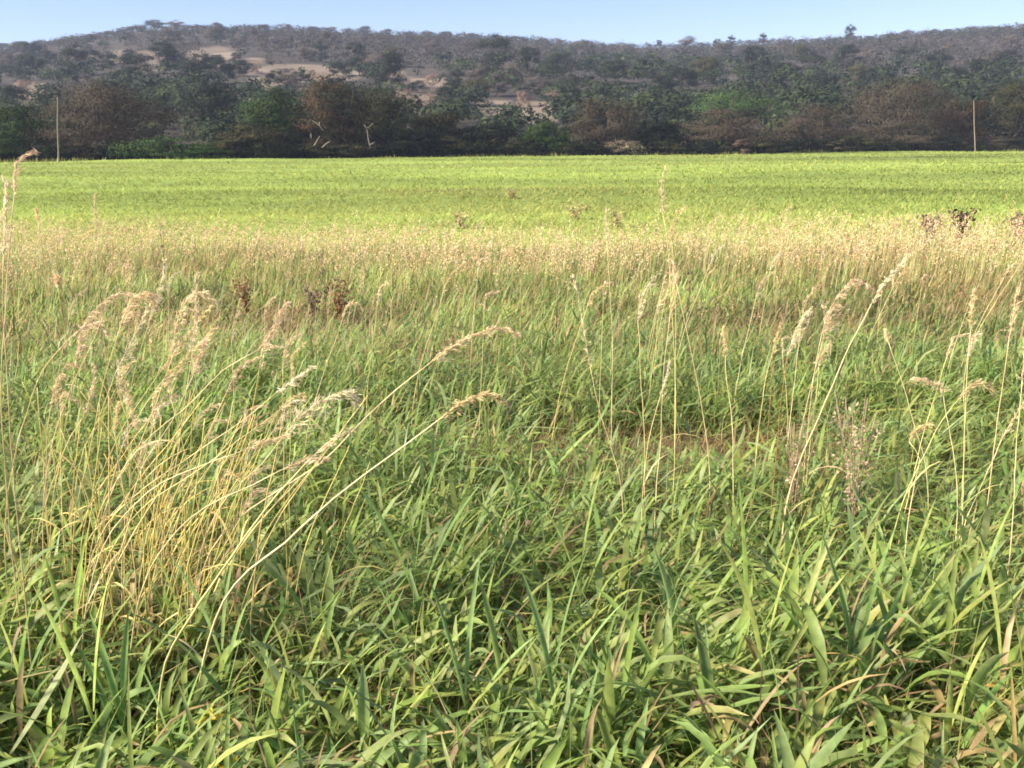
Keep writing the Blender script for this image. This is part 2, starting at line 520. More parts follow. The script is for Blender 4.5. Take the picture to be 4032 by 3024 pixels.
# --- finer meadow grass behind
mb = MB()
nt_ = 24000
x, y = wedge(nt_, 5.4, 14.2, 1.3, 0.64, 1.3)
dr = dryness(x, y)
gap = patch_gap(x, y)
keep = rng.random(nt_) > 0.9 * gap
x, y, dr = x[keep], y[keep], dr[keep]
nt_ = len(x); nb = 5; n = nt_ * nb
z = H(x, y)
sp = 0.05
rx = np.repeat(x, nb) + rng.normal(0, sp, n); ry = np.repeat(y, nb) + rng.normal(0, sp, n)
root = np.stack([rx, ry, np.repeat(z, nb)], 1)
D = np.repeat(dr, nb)
BRN = patch_brown(rx, ry)
tone = np.repeat(np.clip((fnoise(x / 1.5, y / 1.1, 41, 2) - .5) * 1.5 + .5, 0, 1), nb)
c = mixcol(np.repeat(pick(GREENS, nt_, .25), nb, axis=0), pick(GREENS, n, .2), np.full(n, .5)) * (0.42 + 1.08 * tone)[:, None]
isdry = rng.random(n) < np.clip(0.05 + 1.6 * np.clip(fnoise(rx / 2.2, ry / 1.3, 611, 3) - .5, 0, .4) * sstep(5.6, 7.2, ry) + 0.3 * bump(rx, ry, -3.2, 8.2, 2.0, 1.2) + 0.2 * sstep(6.5, 9.0, ry) * (0.5 + fnoise(rx / 1.5, ry / 1.5, 211, 2)) + 0.12 * D + 0.5 * BRN, 0, .85)
c = np.where(isdry[:, None], mixcol(pick(STRAWS, n), pick(BROWNS, n), np.clip(0.15 + .75 * BRN - .1 * D + .2 * rng.random(n), 0, 1)), c)
hh = (0.17 + 0.23 * rng.random(n)) * (0.7 + .6 * np.repeat(fnoise(x / 1.6, y / 1.6, 53, 2), nb)) * (1 - .35 * BRN)
blades(mb, root, np.where(rng.random(n) < .4, rng.normal(.1, .8, n), rng.random(n) * 6.283), np.abs(rng.normal(.55, .36, n)), rng.random(n) * 1.8, hh,
       (0.0055 + .011 * rng.random(n) ** 1.6) * (0.75 + .05 * ry), c, None, 2, 2, 0, None, 'mid', 0.6)
o = obj('meadow_grass', mb.mesh('meadow_grass', M_BLADE)); o['kind'] = 'stuff'
o['label'] = 'finer green meadow grass mixed with straw behind the broad sward'; o['category'] = 'grass'


# --- pale seeding grass, far too many to count
def panicles(mb, tip, droop_az, size, color, nspk=9, spk=0.012):
    spk = np.broadcast_to(np.asarray(spk, float), (len(tip),))[:, None]
    """feathery heads: spikelet diamonds around the last stretch of each stem; tip (n,3) is the head base"""
    n = len(tip)
    t = rng.random((n, nspk))
    da = np.stack([np.cos(droop_az), np.sin(droop_az)], -1)
    lean = 0.25 + .35 * rng.random(n)
    ax = np.stack([da[:, 0] * lean, da[:, 1] * lean, np.ones(n)], -1)
    ctr = tip[:, None] + ax[:, None] * (t * size[:, None])[..., None]
    ctr = ctr + rng.normal(0, 1, (n, nspk, 3)) * (size[:, None] * 0.16 * (1 - .55 * t))[..., None] * np.array([1, 1, .5])
    d = rng.normal(0, .5, (n, nspk, 3)); d[..., 2] += 1; d[..., :2] += da[:, None] * .5
    d /= np.linalg.norm(d, axis=-1, keepdims=True)
    e = np.cross(d, rng.normal(0, 1, (n, nspk, 3))); e /= np.linalg.norm(e, axis=-1, keepdims=True) + 1e-9
    L = (spk * (0.7 + .8 * rng.random((n, nspk))))[..., None]
    V = np.stack([ctr - d * L, ctr + e * L * .38, ctr + d * L, ctr - e * L * .38], 2)
    C = np.repeat((color[:, None] * (0.75 + .5 * rng.random((n, nspk, 1))))[:, :, None], 4, axis=2)
    q = np.arange(n * nspk * 4).reshape(-1, 4)
    mb.add(V, q, None, C.reshape(-1, 3))


HEADS = np.array([(0.80, 0.67, 0.45), (0.82, 0.72, 0.50), (0.78, 0.62, 0.46), (0.80, 0.74, 0.56), (0.76, 0.65, 0.38)])
mb = MB()
n = 17000
x, y = wedge(n, 5.2, 14.5, 1.3, 0.64, 1.35)
p = np.clip(0.015 + 0.95 * dryness(x, y) * np.clip(0.1 + 2.6 * (fnoise(x / 1.9, y / 1.1, 63, 3) - .25), 0.05, 1.2) + 0.12 * (fnoise(x / 1.1, y / 1.1, 61, 2) - .45), 0, 1)
keep = rng.random(n) < p
x, y = x[keep], y[keep]; n = len(x)
z = H(x, y)
root = np.stack([x, y, z], 1)
ln = (0.30 + .30 * rng.random(n)) * (0.85 + .3 * fnoise(x / 2.2, y / 2.2, 71, 2))
ln = np.where(rng.random(n) < 0.03, ln * 1.3, ln)
az = rng.normal(0.1, .9, n); tl = np.abs(rng.normal(.07, .1, n)); bd = .1 + .35 * rng.random(n)
wd = (.0022 + .0015 * rng.random(n)) * (0.6 + .11 * y)
c = mixcol(pick(STRAWS, n, .2), pick(GREENS, n, .2) * 1.05, np.clip(rng.random(n) * 1.1 - .25, 0, 1))
blades(mb, root, az, tl, bd, ln, wd, c, None, 3, 2, 0, np.zeros(n), 'thin', .2)
thm = tl + bd * .3
tipp = root + np.stack([np.sin(thm) * np.cos(az), np.sin(thm) * np.sin(az), np.cos(thm)], -1) * (ln * .86)[:, None]
panicles(mb, tipp, az, .09 + .08 * rng.random(n), pick(HEADS, n, .18) * np.array([.88, .77, .66]), 14, np.interp(y, [5, 8, 12], [.0042, .006, .0092]))
o = obj('seeding_grass', mb.mesh('seeding_grass', M_DRY)); o['kind'] = 'stuff'
o['label'] = 'pale straw coloured band of seeding grass in front of the green field'; o['category'] = 'grass'

# --- young green crop grass on the field
mb = MB()
n = 128000
y = np.exp(rng.random(n) * (math.log(112) - math.log(13.2)) + math.log(13.2))
x = (rng.random(n) * 2 - 1) * (.66 * y + 2)
e = field_edge(x)
y = 13.2 + (y - 13.2) * (e - 13.2 + .8) / (112 - 13.2)
ok = y < e + 0.8
x, y = x[ok], y[ok]; n = len(x)
z = H(x, y)
tone = ftone(x, y)
tone2 = fnoise(x / 17.0, y / 9.0, 97, 2)
CG = np.array([(0.28, 0.35, 0.085), (0.30, 0.365, 0.09), (0.265, 0.34, 0.085), (0.325, 0.375, 0.095)])
c = pick(CG, n, .06) * (0.45 + .8 * tone)[:, None]
yel = np.array([0.38, 0.37, 0.12])
fy = np.clip((tone2 - .5) * 1.6 + 0.75 * (1 - sstep(15, 34, y)) * (1 - sstep(4, 14, x)), 0, .75)
c = mixcol(c, np.tile(yel, (n, 1)), fy)
hgt = (.13 + .09 * rng.random(n)) * (0.75 + .5 * fnoise(x / 4.0, y / 2.0, 101, 2))
hgt *= 0.7 + .3 * sstep(14, 20, y)
wd = 0.0014 * y * (0.7 + .6 * rng.random(n))
for j in range(2):
    blades(mb, np.stack([x + rng.normal(0, .001, n) * y, y + rng.normal(0, .002, n) * y, z], 1), rng.random(n) * 6.283, np.abs(rng.normal(1.18, .22, n)), rng.random(n) * .2, hgt * (.8 + .4 * rng.random(n)), wd,
           c * (0.93 + .14 * rng.random((n, 1))), None, 1, 2, 0, None, 'thin', .3)
n = 5000
x = (rng.random(n) * 2 - 1) * 78; y = field_edge(x) + .3 + rng.random(n) * 1.2
k_ = fnoise(x / 5.0, x * 0, 141, 3); ok = rng.random(n) < np.clip((k_ - .38) * 4, 0.05, 1)
x, y, k_ = x[ok], y[ok], k_[ok]; n = len(x)
blades(mb, np.stack([x, y, H(x, y)], 1), rng.random(n) * 6.283, np.abs(rng.normal(.2, .2, n)), rng.random(n) * .8, .15 + .6 * k_ * rng.random(n), np.full(n, .09), mixcol(pick(CG, n, .2) * .8, pick(STRAWS, n, .2) * .8, rng.random(n) ** 2), None, 1, 2, 0, None, 'thin', .3)
o = obj('field_grass', mb.mesh('field_grass', M_CROP)); o['kind'] = 'stuff'
o['label'] = 'even sheet of short bright green crop grass covering the field'; o['category'] = 'grass'


# ------------------------------------------------------------------ trees
def leaf_quads(mb, ctr, size, color, flat=0.35, aspect=0.6, out=None):
    n = len(ctr)
    if out is not None:
        nn = out / (np.linalg.norm(out, axis=1)[:, None] + 1e-9) + rng.normal(0, .22, (n, 3))
        nn /= np.linalg.norm(nn, axis=1)[:, None] + 1e-9
        d = np.cross(nn, rng.normal(0, 1, (n, 3))); d /= np.linalg.norm(d, axis=1)[:, None] + 1e-9
        e = np.cross(nn, d)
        L = size[:, None]
        V = np.stack([ctr - d * L - e * L * aspect * .6, ctr + d * L - e * L * aspect * .6, ctr + e * L * aspect * 1.1], 1)
        mb.add(V, None, np.arange(n * 3).reshape(-1, 3), np.repeat(color, 3, axis=0))
        return
    d = rng.normal(0, 1, (n, 3)); d[:, 2] *= flat; d /= np.linalg.norm(d, axis=1)[:, None] + 1e-9
    e = np.cross(d, rng.normal(0, 1, (n, 3))); e /= np.linalg.norm(e, axis=1)[:, None] + 1e-9
    L = size[:, None]
    V = np.stack([ctr - d * L, ctr + e * L * aspect, ctr + d * L, ctr - e * L * aspect], 1)
    mb.add(V, np.arange(n * 4).reshape(-1, 4), None, np.repeat(color, 4, axis=0))


PAL = {
    'green': np.array([(0.036, 0.072, 0.02), (0.055, 0.098, 0.026), (0.03, 0.058, 0.02), (0.068, 0.11, 0.035)]),
    'bright': np.array([(0.075, 0.14, 0.04), (0.095, 0.17, 0.05), (0.06, 0.115, 0.04)]),
    'olive': np.array([(0.065, 0.07, 0.03), (0.085, 0.085, 0.04), (0.05, 0.055, 0.028), (0.10, 0.09, 0.045)]),
    'rust': np.array([(0.10, 0.065, 0.035), (0.075, 0.06, 0.03), (0.13, 0.08, 0.045), (0.05, 0.05, 0.025)]),
    'brown': np.array([(0.098, 0.077, 0.058), (0.112, 0.088, 0.068), (0.085, 0.068, 0.052), (0.096, 0.083, 0.055)]),
    'grey': np.array([(0.12, 0.10, 0.09), (0.15, 0.125, 0.11), (0.10, 0.085, 0.075)]),
    'dark': np.array([(0.026, 0.035, 0.022), (0.035, 0.045, 0.026), (0.02, 0.03, 0.02)]),
    'pale': np.array([(0.20, 0.17, 0.11), (0.16, 0.14, 0.08), (0.25, 0.21, 0.15)]),
    'pink': np.array([(0.24, 0.16, 0.13), (0.20, 0.13, 0.10), (0.28, 0.20, 0.16)]),
}


def tree_meshes(w, h, kind, nclump, nleaf, lsize, low=0.1, trunk=0.16, dome=0.0, barkc=(0.10, 0.085, 0.07), ntw=0, gain=0.46):
    """crown about w wide and h tall standing on z=0; returns trunk and crown meshes"""
    tb, cb = MB(), MB()
    pal = PAL[kind] * gain * {'brown': 1.25, 'rust': 1.3, 'green': 1.3, 'bright': 1.3, 'dark': .8}.get(kind, 1.0)
    # clump centres through a domed volume, thicker towards the outside and top
    u = rng.random(nclump * 3); ph = rng.random(nclump * 3) * 6.283
    rr = np.sqrt(u) * (0.86 + .14 * np.sin(ph * 3 + rng.random() * 6) + .1 * np.sin(ph * 5 + rng.random() * 6))
    top = np.sqrt(np.clip(1 - np.minimum(rr, .98) ** 2.2, 0, 1))
    tz = low + (0.97 - low) * top
    frac = rng.random(nclump * 3) ** 0.6
    zc = low + (tz - low) * frac
    idx = np.arange(nclump * 3)[:nclump]
    ctr = np.stack([rr * np.cos(ph) * w * .46, rr * np.sin(ph) * w * .46, zc * h], 1)[idx]
    base = np.array([0, 0, -0.15])
    fork = np.array([rng.normal(0, .03 * w), rng.normal(0, .03 * w), h * (0.18 + .1 * rng.random())])
    bc = np.array(barkc)
    tb.tube(bez([base, base * .5 + fork * .5 + [0.04 * w * rng.normal(), 0, 0], fork], 6), np.linspace(trunk, trunk * .7, 6), bc, 7)
    nl = 6
    limbs = []
    for k in range(nl):
        a = 6.283 * (k + rng.random() * .6) / nl
        e = np.array([math.cos(a) * w * .27, math.sin(a) * w * .27, h * (0.5 + .25 * rng.random())])
        m = fork * .5 + e * .5 + np.array([0, 0, -.05 * h]) + rng.normal(0, .03 * w, 3)
        L = bez([fork, m, e], 6); limbs.append(L)
        tb.tube(L, np.linspace(trunk * .55, trunk * .2, 6), bc * (0.9 + .3 * rng.random()), 5)
    LP = np.concatenate([l[2:] for l in limbs])
    for cc in ctr[::2]:
        b = LP[np.argmin(np.linalg.norm(LP - cc, axis=1) + .4 * np.maximum(LP[:, 2] - cc[2], 0))]
        tb.tube(bez([b, b * .5 + cc * .5 + rng.normal(0, .02 * w, 3), cc], 4), np.linspace(trunk * .17, trunk * .05, 4), bc * (0.9 + .4 * rng.random()), 3)
    # leaves
    tone = 0.82 + .36 * rng.random(nclump)
    nleaf = int(nleaf * 2.3); lsize = lsize * .74
    ci = rng.integers(0, nclump, nleaf)
    spread = np.array([w * .075, w * .075, h * .04])
    P = ctr[ci] + rng.normal(0, 1, (nleaf, 3)) * spread
    P[:, 2] = np.maximum(P[:, 2], 0.05)
    col = pal[rng.integers(0, len(pal), nclump)][ci] * (tone[ci] * (0.88 + .24 * rng.random(nleaf)))[:, None]
    asp = 0.55 if kind not in ('brown', 'grey', 'pink') else 0.4
    out = (P - ctr[ci]) / spread * .55
    oc = (P - np.array([0, 0, h * .35])) / np.array([w, w, h]); out = out + oc / (np.linalg.norm(oc, axis=1)[:, None] + 1e-9) * 1.2
    leaf_quads(cb, P, lsize * (0.6 + .8 * rng.random(nleaf)), col, 0.5, asp, out)
    if ntw:
        ci = rng.integers(0, nclump, ntw)
        P = ctr[ci] + rng.normal(0, 1, (ntw, 3)) * spread * 1.1
        leaf_quads(cb, P, lsize * 2.2 * (0.6 + .8 * rng.random(ntw)), np.tile(bc * 1.3, (ntw, 1)), 0.8, 0.05)
    return tb.mesh('trunk', M_BARK), cb.mesh('crown', M_TREE, smooth=False)


def edge_depth(px, back=4.0):
    """distance of the tree line where the far edge of the field is seen at picture column px"""
    t = (px - 2016) / 4112.0
    return 108.4 / (1 - 0.3385 * t) + back


def ground_far(x, y):
    return float(max(hillZ(x, y), -0.25) if y > HY0 else H(x, y))


def place_tree(px, top, wpx, kind, label, back=5.0, nclump=70, nleaf=3400, ls=0.17, low=0.06, name='tree', cat='tree', group=None, barkc=(0.10, 0.085, 0.07), ntw=0, branches=()):
    Y = edge_depth(px, back)
    P = at_y(px, top, Y)
    z0 = ground_far(P[0], Y)
    h = P[2] - z0
    w = wpx / FOC * Y * 1.04
    t = thing(name, label, cat, (P[0], Y, z0), group)
    tm, cm = tree_meshes(w, h, kind, nclump, nleaf, ls, low, 0.035 * h ** .8 * 1.0 + .03, barkc=barkc, ntw=ntw)
    obj('trunk', tm, t); obj('crown', cm, t)
    for br in branches:                               # bare pale limbs in front of the crown
        b = MB()
        pts = [at_y(qx, qy, Y - w * dq) - np.array([P[0], Y, z0]) for qx, qy, dq in br]
        L = bez(pts, 8)
        b.tube(L, np.linspace(.075, .03, 8), (0.22, 0.195, 0.16), 5)
        obj('bare_branch', b.mesh('bare_branch', M_BARK), t)
    return t


TREES = [
    (60, 405, 330, 'green', 'dark green rounded tree at the field edge beside the brown tree with the pole', dict(back=9)),
    (-330, 380, 420, 'green', 'large dark green tree at the field edge beyond the rounded dark one', dict(back=9)),
    (420, 312, 590, 'brown', 'very wide brown leafless dome tree standing behind the pale pole', dict(back=8, nclump=130, nleaf=8500, ls=.17, ntw=1500)),
    (640, 535, 420, 'bright', 'low spreading fresh green bush in front of the wide brown dome tree', dict(back=3.5, nleaf=3600, ls=.13, name='bush', cat='bush')),
    (830, 300, 250, 'dark', 'grey green tree on the slope just behind the fresh green bush', dict(back=55)),
    (1075, 340, 330, 'green', 'dense dark green tree touching the rust topped tall tree', dict(back=7, nclump=90, nleaf=5000)),
    (1010, 480, 330, 'olive', 'olive scrub tree in front of the dense dark green tree', dict(back=4, name='bush', cat='bush')),
    (1310, 298, 330, 'rust', 'tall tree with rusty brown layered top and white bare lower limbs', dict(back=6, nclump=90, nleaf=5200, ntw=500,
        branches=(((1228, 475, .5), (1255, 492, .5), (1272, 515, .5)), ((1258, 480, .5), (1259, 495, .5)), ((1236, 575, .52), (1250, 552, .52), (1260, 535, .52)), ((1268, 582, .52), (1285, 566, .52), (1302, 556, .52)), ((1224, 525, .5), (1226, 545, .5))))),
    (1510, 335, 330, 'olive', 'olive crowned tree with a forked pale trunk showing in front', dict(back=6, nclump=80, nleaf=4600, ntw=500,
        branches=(((1458, 580, .5), (1450, 545, .5), (1446, 515, .5), (1434, 490, .5)), ((1456, 572, .5), (1475, 560, .5)), ((1447, 505, .5), (1470, 485, .5))))),
    (1715, 425, 270, 'olive', 'dull olive tree between the forked pale trunk and the dark low tree', dict(back=6)),
    (1650, 500, 260, 'dark', 'dark shady bush under the dull olive tree', dict(back=3.5, name='bush', cat='bush')),
    (1900, 480, 330, 'dark', 'dark low spreading tree with dry pale twigs on its top', dict(back=6)),
    (2140, 470, 250, 'green', 'round dark bush like tree beside the brown dome tree with pale scrub at its foot', dict(back=5)),
    (2390, 370, 340, 'brown', 'rounded rusty brown dome tree behind the pale dry scrub', dict(back=9, nclump=90, nleaf=5000, ntw=700)),
    (2590, 460, 210, 'dark', 'small blackish green tree wedged between two brown dome trees', dict(back=7)),
    (2910, 350, 440, 'bright', 'bright green broad tree rising behind the grey brown dome', dict(back=40, nclump=90, nleaf=5000)),
    (2870, 425, 450, 'brown', 'low grey brown dome tree in front of the bright green one', dict(back=8, nclump=100, nleaf=5600, ntw=800)),
    (3210, 395, 330, 'brown', 'dark brown tree with a shadowed flat side next to the largest dome', dict(back=8, nclump=80, nleaf=4600, ntw=500)),
    (3550, 292, 520, 'brown', 'largest high brown dome tree towering over the scrub', dict(back=9, nclump=130, nleaf=8500, ls=.18, ntw=1500)),
    (3800, 375, 250, 'rust', 'rust tinted tree behind the thin grey pole', dict(back=9)),
    (4020, 318, 330, 'olive', 'tall olive brown tree beside the thin grey pole', dict(back=9, nclump=80, nleaf=4600)),
    (4420, 340, 460, 'brown', 'wide brown tree past the tall olive brown one', dict(back=9, nclump=90, nleaf=5000)),
]
for px, top, wpx, kind, label, kw in TREES:
    place_tree(px, top, wpx, kind, label, **kw)

# scrub along the far edge of the field
SCRUB = [(-180, 560, 260, 'dark'), (20, 545, 240, 'green'), (190, 560, 220, 'dark'), (330, 555, 230, 'brown'), (480, 560, 240, 'dark'), (800, 555, 250, 'green'), (900, 540, 210, 'olive'),
         (1120, 540, 230, 'dark'), (1240, 560, 200, 'olive'), (1370, 550, 210, 'olive'), (1480, 560, 200, 'dark'), (1590, 545, 210, 'dark'), (1770, 530, 230, 'olive'),
         (1880, 555, 220, 'dark'), (1990, 545, 210, 'olive'), (2090, 545, 180, 'dark'), (2230, 545, 200, 'olive'), (2330, 560, 190, 'dark'),
         (2600, 530, 220, 'dark'), (2760, 545, 230, 'dark'), (3110, 535, 230, 'dark'), (3250, 540, 230, 'dark'), (3380, 530, 220, 'olive'), (3480, 545, 220, 'dark'), (3600, 520, 230, 'brown'),
         (3700, 535, 210, 'dark'), (3800, 530, 220, 'olive'), (3910, 535, 220, 'brown'), (4020, 530, 230, 'dark'), (4180, 530, 260, 'olive')]
SLAB = {'dark': 'blackish green thicket bush in the shade along the field edge', 'green': 'deep green thicket bush along the field edge',
        'olive': 'olive dull thicket bush along the field edge', 'brown': 'brown twiggy thicket bush along the field edge'}
for px, top, wpx, kind in SCRUB:
    place_tree(px, top, wpx, kind, SLAB[kind], back=2.6 + 2 * rng.random(), nclump=34, nleaf=1500, ls=.14, low=0.02, name='bush', cat='bush', group=kind + ' bushes along the field edge')
place_tree(2450, 550, 190, 'pale', 'pale dry scrub bush of straw twigs under the rounded rusty dome tree', back=2.3, nclump=30, nleaf=1300, ls=.13, low=.02, name='bush', cat='bush', ntw=400, barkc=(.45, .38, .28))
place_tree(2640, 555, 170, 'olive', 'small olive bush beside the pale dry scrub', back=2.3, nclump=26, nleaf=1200, ls=.12, low=.02, name='bush', cat='bush')
place_tree(2920, 540, 90, 'pink', 'small round pinkish dry bush under the grey brown dome', back=2.0, nclump=22, nleaf=1200, ls=.11, low=.02, name='bush', cat='bush')
place_tree(3010, 545, 130, 'olive', 'yellowish olive bush next to the small pinkish one', back=2.2, nclump=24, nleaf=1200, ls=.12, low=.02, name='bush', cat='bush')
place_tree(3300, 545, 130, 'pale', 'straw coloured dry bush in front of the largest brown dome', back=2.2, nclump=24, nleaf=1000, ls=.12, low=.02, name='bush', cat='bush')


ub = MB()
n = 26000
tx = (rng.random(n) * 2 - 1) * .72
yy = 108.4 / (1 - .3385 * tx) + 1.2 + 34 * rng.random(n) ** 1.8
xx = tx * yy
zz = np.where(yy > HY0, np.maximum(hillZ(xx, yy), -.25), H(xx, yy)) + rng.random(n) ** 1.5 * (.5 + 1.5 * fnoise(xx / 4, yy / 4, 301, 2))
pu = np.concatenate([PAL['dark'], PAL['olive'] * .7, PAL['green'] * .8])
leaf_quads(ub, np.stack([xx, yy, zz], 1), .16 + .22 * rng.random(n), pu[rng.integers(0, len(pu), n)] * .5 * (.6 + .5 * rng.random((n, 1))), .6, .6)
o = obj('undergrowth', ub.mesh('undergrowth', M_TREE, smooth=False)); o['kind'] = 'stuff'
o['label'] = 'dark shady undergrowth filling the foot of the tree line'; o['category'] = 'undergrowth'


def pole(px, top, label, mark, lean=0.0):
    Y = edge_depth(px, -0.6)
    P = at_y(px, 640, Y)
    T = at_y(px - 3, top, Y)
    z0 = float(H(P[0], Y)) - 0.3
    lean = (T[0] - P[0]) / (T[2] - z0)
    t = thing('utility_pole', label, 'pole', (P[0], Y, z0))
    h = T[2] - z0
    b = MB(); zz = np.linspace(0, h, 9)
    b.tube(np.stack([lean * zz + .02 * np.sin(zz * 1.3), .01 * np.cos(zz), zz], 1), np.linspace(.085, .045, 9), (1, 1, 1), 9)
    obj('shaft', b.mesh('shaft', M_POLE), t)
    b = MB(); zz = np.array([0, .05, .09, .13, .17, .22]) + h - .02
    b.tube(np.stack([lean * zz, 0 * zz, zz], 1), [.03, .06, .035, .06, .035, .015], (1, 1, 1), 9)
    obj('insulator', b.mesh('insulator', M_CERAMIC), t)
    return t


pole(229, 392, 'pale slender timber pole in front of the wide brown dome tree', 1, -0.004)
pole(3837, 402, 'thin grey timber pole beside the tall olive brown tree', 2, -0.003)

# ------------------------------------------------------------------ woods on the hill
def hill_points(n, y0, y1):
    y = np.sqrt(y0 ** 2 + (y1 ** 2 - y0 ** 2) * rng.random(n))
    t = (rng.random(n) * 2 - 1) * .66
    return np.stack([t * y, y, hillZ(t * y, y)], 1)


# templates of a far tree: small leaf faces in a domed crown of unit size
def template(nl, seed, sparse, sz=1.0):
    r = np.random.default_rng(seed)
    nc = 9
    ph = r.random(nc) * 6.283; rr = np.sqrt(r.random(nc)) * .8
    zc = .25 + .65 * np.sqrt(1 - rr ** 2) * r.random(nc) ** .5
    c = np.stack([rr * np.cos(ph) * .45, rr * np.sin(ph) * .45, zc], 1)
    i = r.integers(0, nc, nl)
    P = c[i] + r.normal(0, 1, (nl, 3)) * np.array([.1, .1, .07])
    nn = (P - c[i]) * 4 + (P - np.array([0, 0, .3])) * 2 + r.normal(0, .4, (nl, 3)); nn /= np.linalg.norm(nn, axis=1)[:, None]
    d = np.cross(nn, r.normal(0, 1, (nl, 3))); d /= np.linalg.norm(d, axis=1)[:, None]
    e = np.cross(nn, d)
    s = sz * (.075 if sparse else .085) * (0.6 + .8 * r.random(nl))[:, None]
    a = .5 if sparse else .8
    V = np.stack([P - d * s * .8 - e * s * a * .6, P + d * s * .8 - e * s * a * .6, P + e * s * a], 1)
    tone = (.82 + .36 * r.random(nc))[i] * (.92 + .16 * r.random(nl))
    return V, tone


HPAL = {'green': np.array([(0.030, 0.045, 0.026), (0.040, 0.058, 0.030), (0.034, 0.048, 0.034), (0.055, 0.075, 0.035)]),
        'brown': np.array([(0.076, 0.068, 0.066), (0.09, 0.079, 0.076), (0.064, 0.06, 0.055), (0.08, 0.078, 0.064)]),
        'pale': np.array([(0.17, 0.135, 0.105), (0.20, 0.15, 0.125)])}
TEMPL = [template(50, 500 + k, k % 2 == 1) for k in range(8)]
TEMPN = [template(125, 700 + k, k % 2 == 1, .72) for k in range(8)]

mb = MB()
P = np.concatenate([hill_points(4600, 150, 640), hill_points(2600, 380, 640), hill_points(900, 118, 230)])
P = P[P[:, 1] > field_edge(P[:, 0]) + 9]
P[:, 2] = np.where(P[:, 1] < HY0 + 2, -.25, P[:, 2])
px, py = project(P)
P = P[(rng.random(len(P)) < .1) | ~(in_clear(P) | in_clear(P + np.array([0, 0, 2.0])) | in_clear(P + np.array([0, 0, 4.5]), .8))]
n = len(P); px, py = project(P)
s_ = (P[:, 1] - HY0) / (HY1 - HY0)
brown = fnoise(P[:, 0] / 45, P[:, 1] / 45, 131, 2) + .75 * (s_ - .42)
kind = np.where(rng.random(n) < sstep(.38, .68, brown), 1, 0)
W = 4.2 + 4.0 * rng.random(n) ** 1.5; Hh = W * (.6 + .35 * rng.random(n)); W *= 1 - .08 * sstep(.6, 1, s_); Hh = np.minimum(Hh, W) * (1 - .45 * sstep(.8, 1, s_))
rot = rng.random(n) * 6.283
for k in range(16):
    TS, near_ = (TEMPL, False) if k < 8 else (TEMPN, True)
    sel = np.where((((np.arange(n) % 4) * 2 + kind) == k % 8) & ((P[:, 1] < 300) == near_))[0]
    if not len(sel): continue
    Vt, tone = TS[k % 8]
    cr, sr = np.cos(rot[sel]), np.sin(rot[sel])
    x_ = Vt[None, ..., 0]; y_ = Vt[None, ..., 1]
    V = np.stack([(x_ * cr[:, None, None] - y_ * sr[:, None, None]) * W[sel, None, None], (x_ * sr[:, None, None] + y_ * cr[:, None, None]) * W[sel, None, None], Vt[None, ..., 2] * Hh[sel, None, None]], -1)
    V = V + P[sel][:, None, None]
    pal = HPAL['green' if kind[sel[0]] == 0 else 'brown']
    c = pal[rng.integers(0, len(pal), len(sel))] * .85 * (.75 + .5 * rng.random((len(sel), 1)))
    C = c[:, None, None] * tone[None, :, None, None]
    C = np.broadcast_to(C, V.shape)
    mb.add(V.reshape(-1, 3), None, np.arange(V.shape[0] * V.shape[1] * 3).reshape(-1, 3), C.reshape(-1, 3))
o = obj('woodland', mb.mesh('woodland', M_TREE, smooth=False)); o['kind'] = 'stuff'
o['label'] = 'mass of dark and leafless trees covering the far hillside'; o['category'] = 'woodland'

# single trees on the hill that can be told apart
FAR = {}
for kd, spec in {'green': ('dark', 2600, .19, .95), 'brown': ('grey', 2600, .2, .8), 'pale': ('pink', 2200, .18, .9), 'olive': ('olive', 2600, .19, .8)}.items():
    FAR[kd] = []
    for k in range(3):
        tm, cm = tree_meshes(8.0, 6.5, spec[0], 34, spec[1], spec[2], .12, .2, barkc=(0.16, 0.13, 0.11) if kd != 'pale' else (0.45, .38, .32), gain=spec[3])
        cm.materials.clear(); cm.materials.append(M_HTREE)
        FAR[kd].append((tm, cm))


def far_tree(P, kd, scale, label, group, zs=1.0):
    tm, cm = FAR[kd][int(rng.integers(0, 3))]
    t = thing('hill_tree', label, 'tree', P, group, rng.random() * 6.283)
    t.scale = (scale, scale, scale * zs)
    obj('trunk', tm, t); obj('crown', cm, t)
    return t


def hill_hit(px, py):
    d = ray(px, py)
    Y = np.linspace(HY0, 640, 1500)
    Q = CAM[None] + d[None] * (Y / d[1])[:, None]
    dz = Q[:, 2] - hillZ(Q[:, 0], Q[:, 1])
    i = np.where(dz < 0)[0]
    return Q[i[0]] if len(i) else None


LAB = {'green': ('rounded dark green tree standing out low on the wooded hillside', 'dark green trees on the hillside'),
       'brown': ('grey brown leafless tree standing out low on the wooded hillside', 'leafless trees on the hillside'),
       'olive': ('olive tinted tree standing out on the wooded hillside', 'olive trees on the hillside'),
       'pale': ('pinkish pale bare tree on the dry open patch of the hillside', 'pale bare trees on the dry patches')}
OPEN = ('dark green tree beside or inside a tan clearing on the hillside', 'dark trees at the clearings')
HIGH = ('dark green tree high on the wooded slope close under the ridge', 'dark trees under the ridge')
HIGHB = ('grey brown leafless tree high on the slope close under the ridge', 'leafless trees under the ridge')
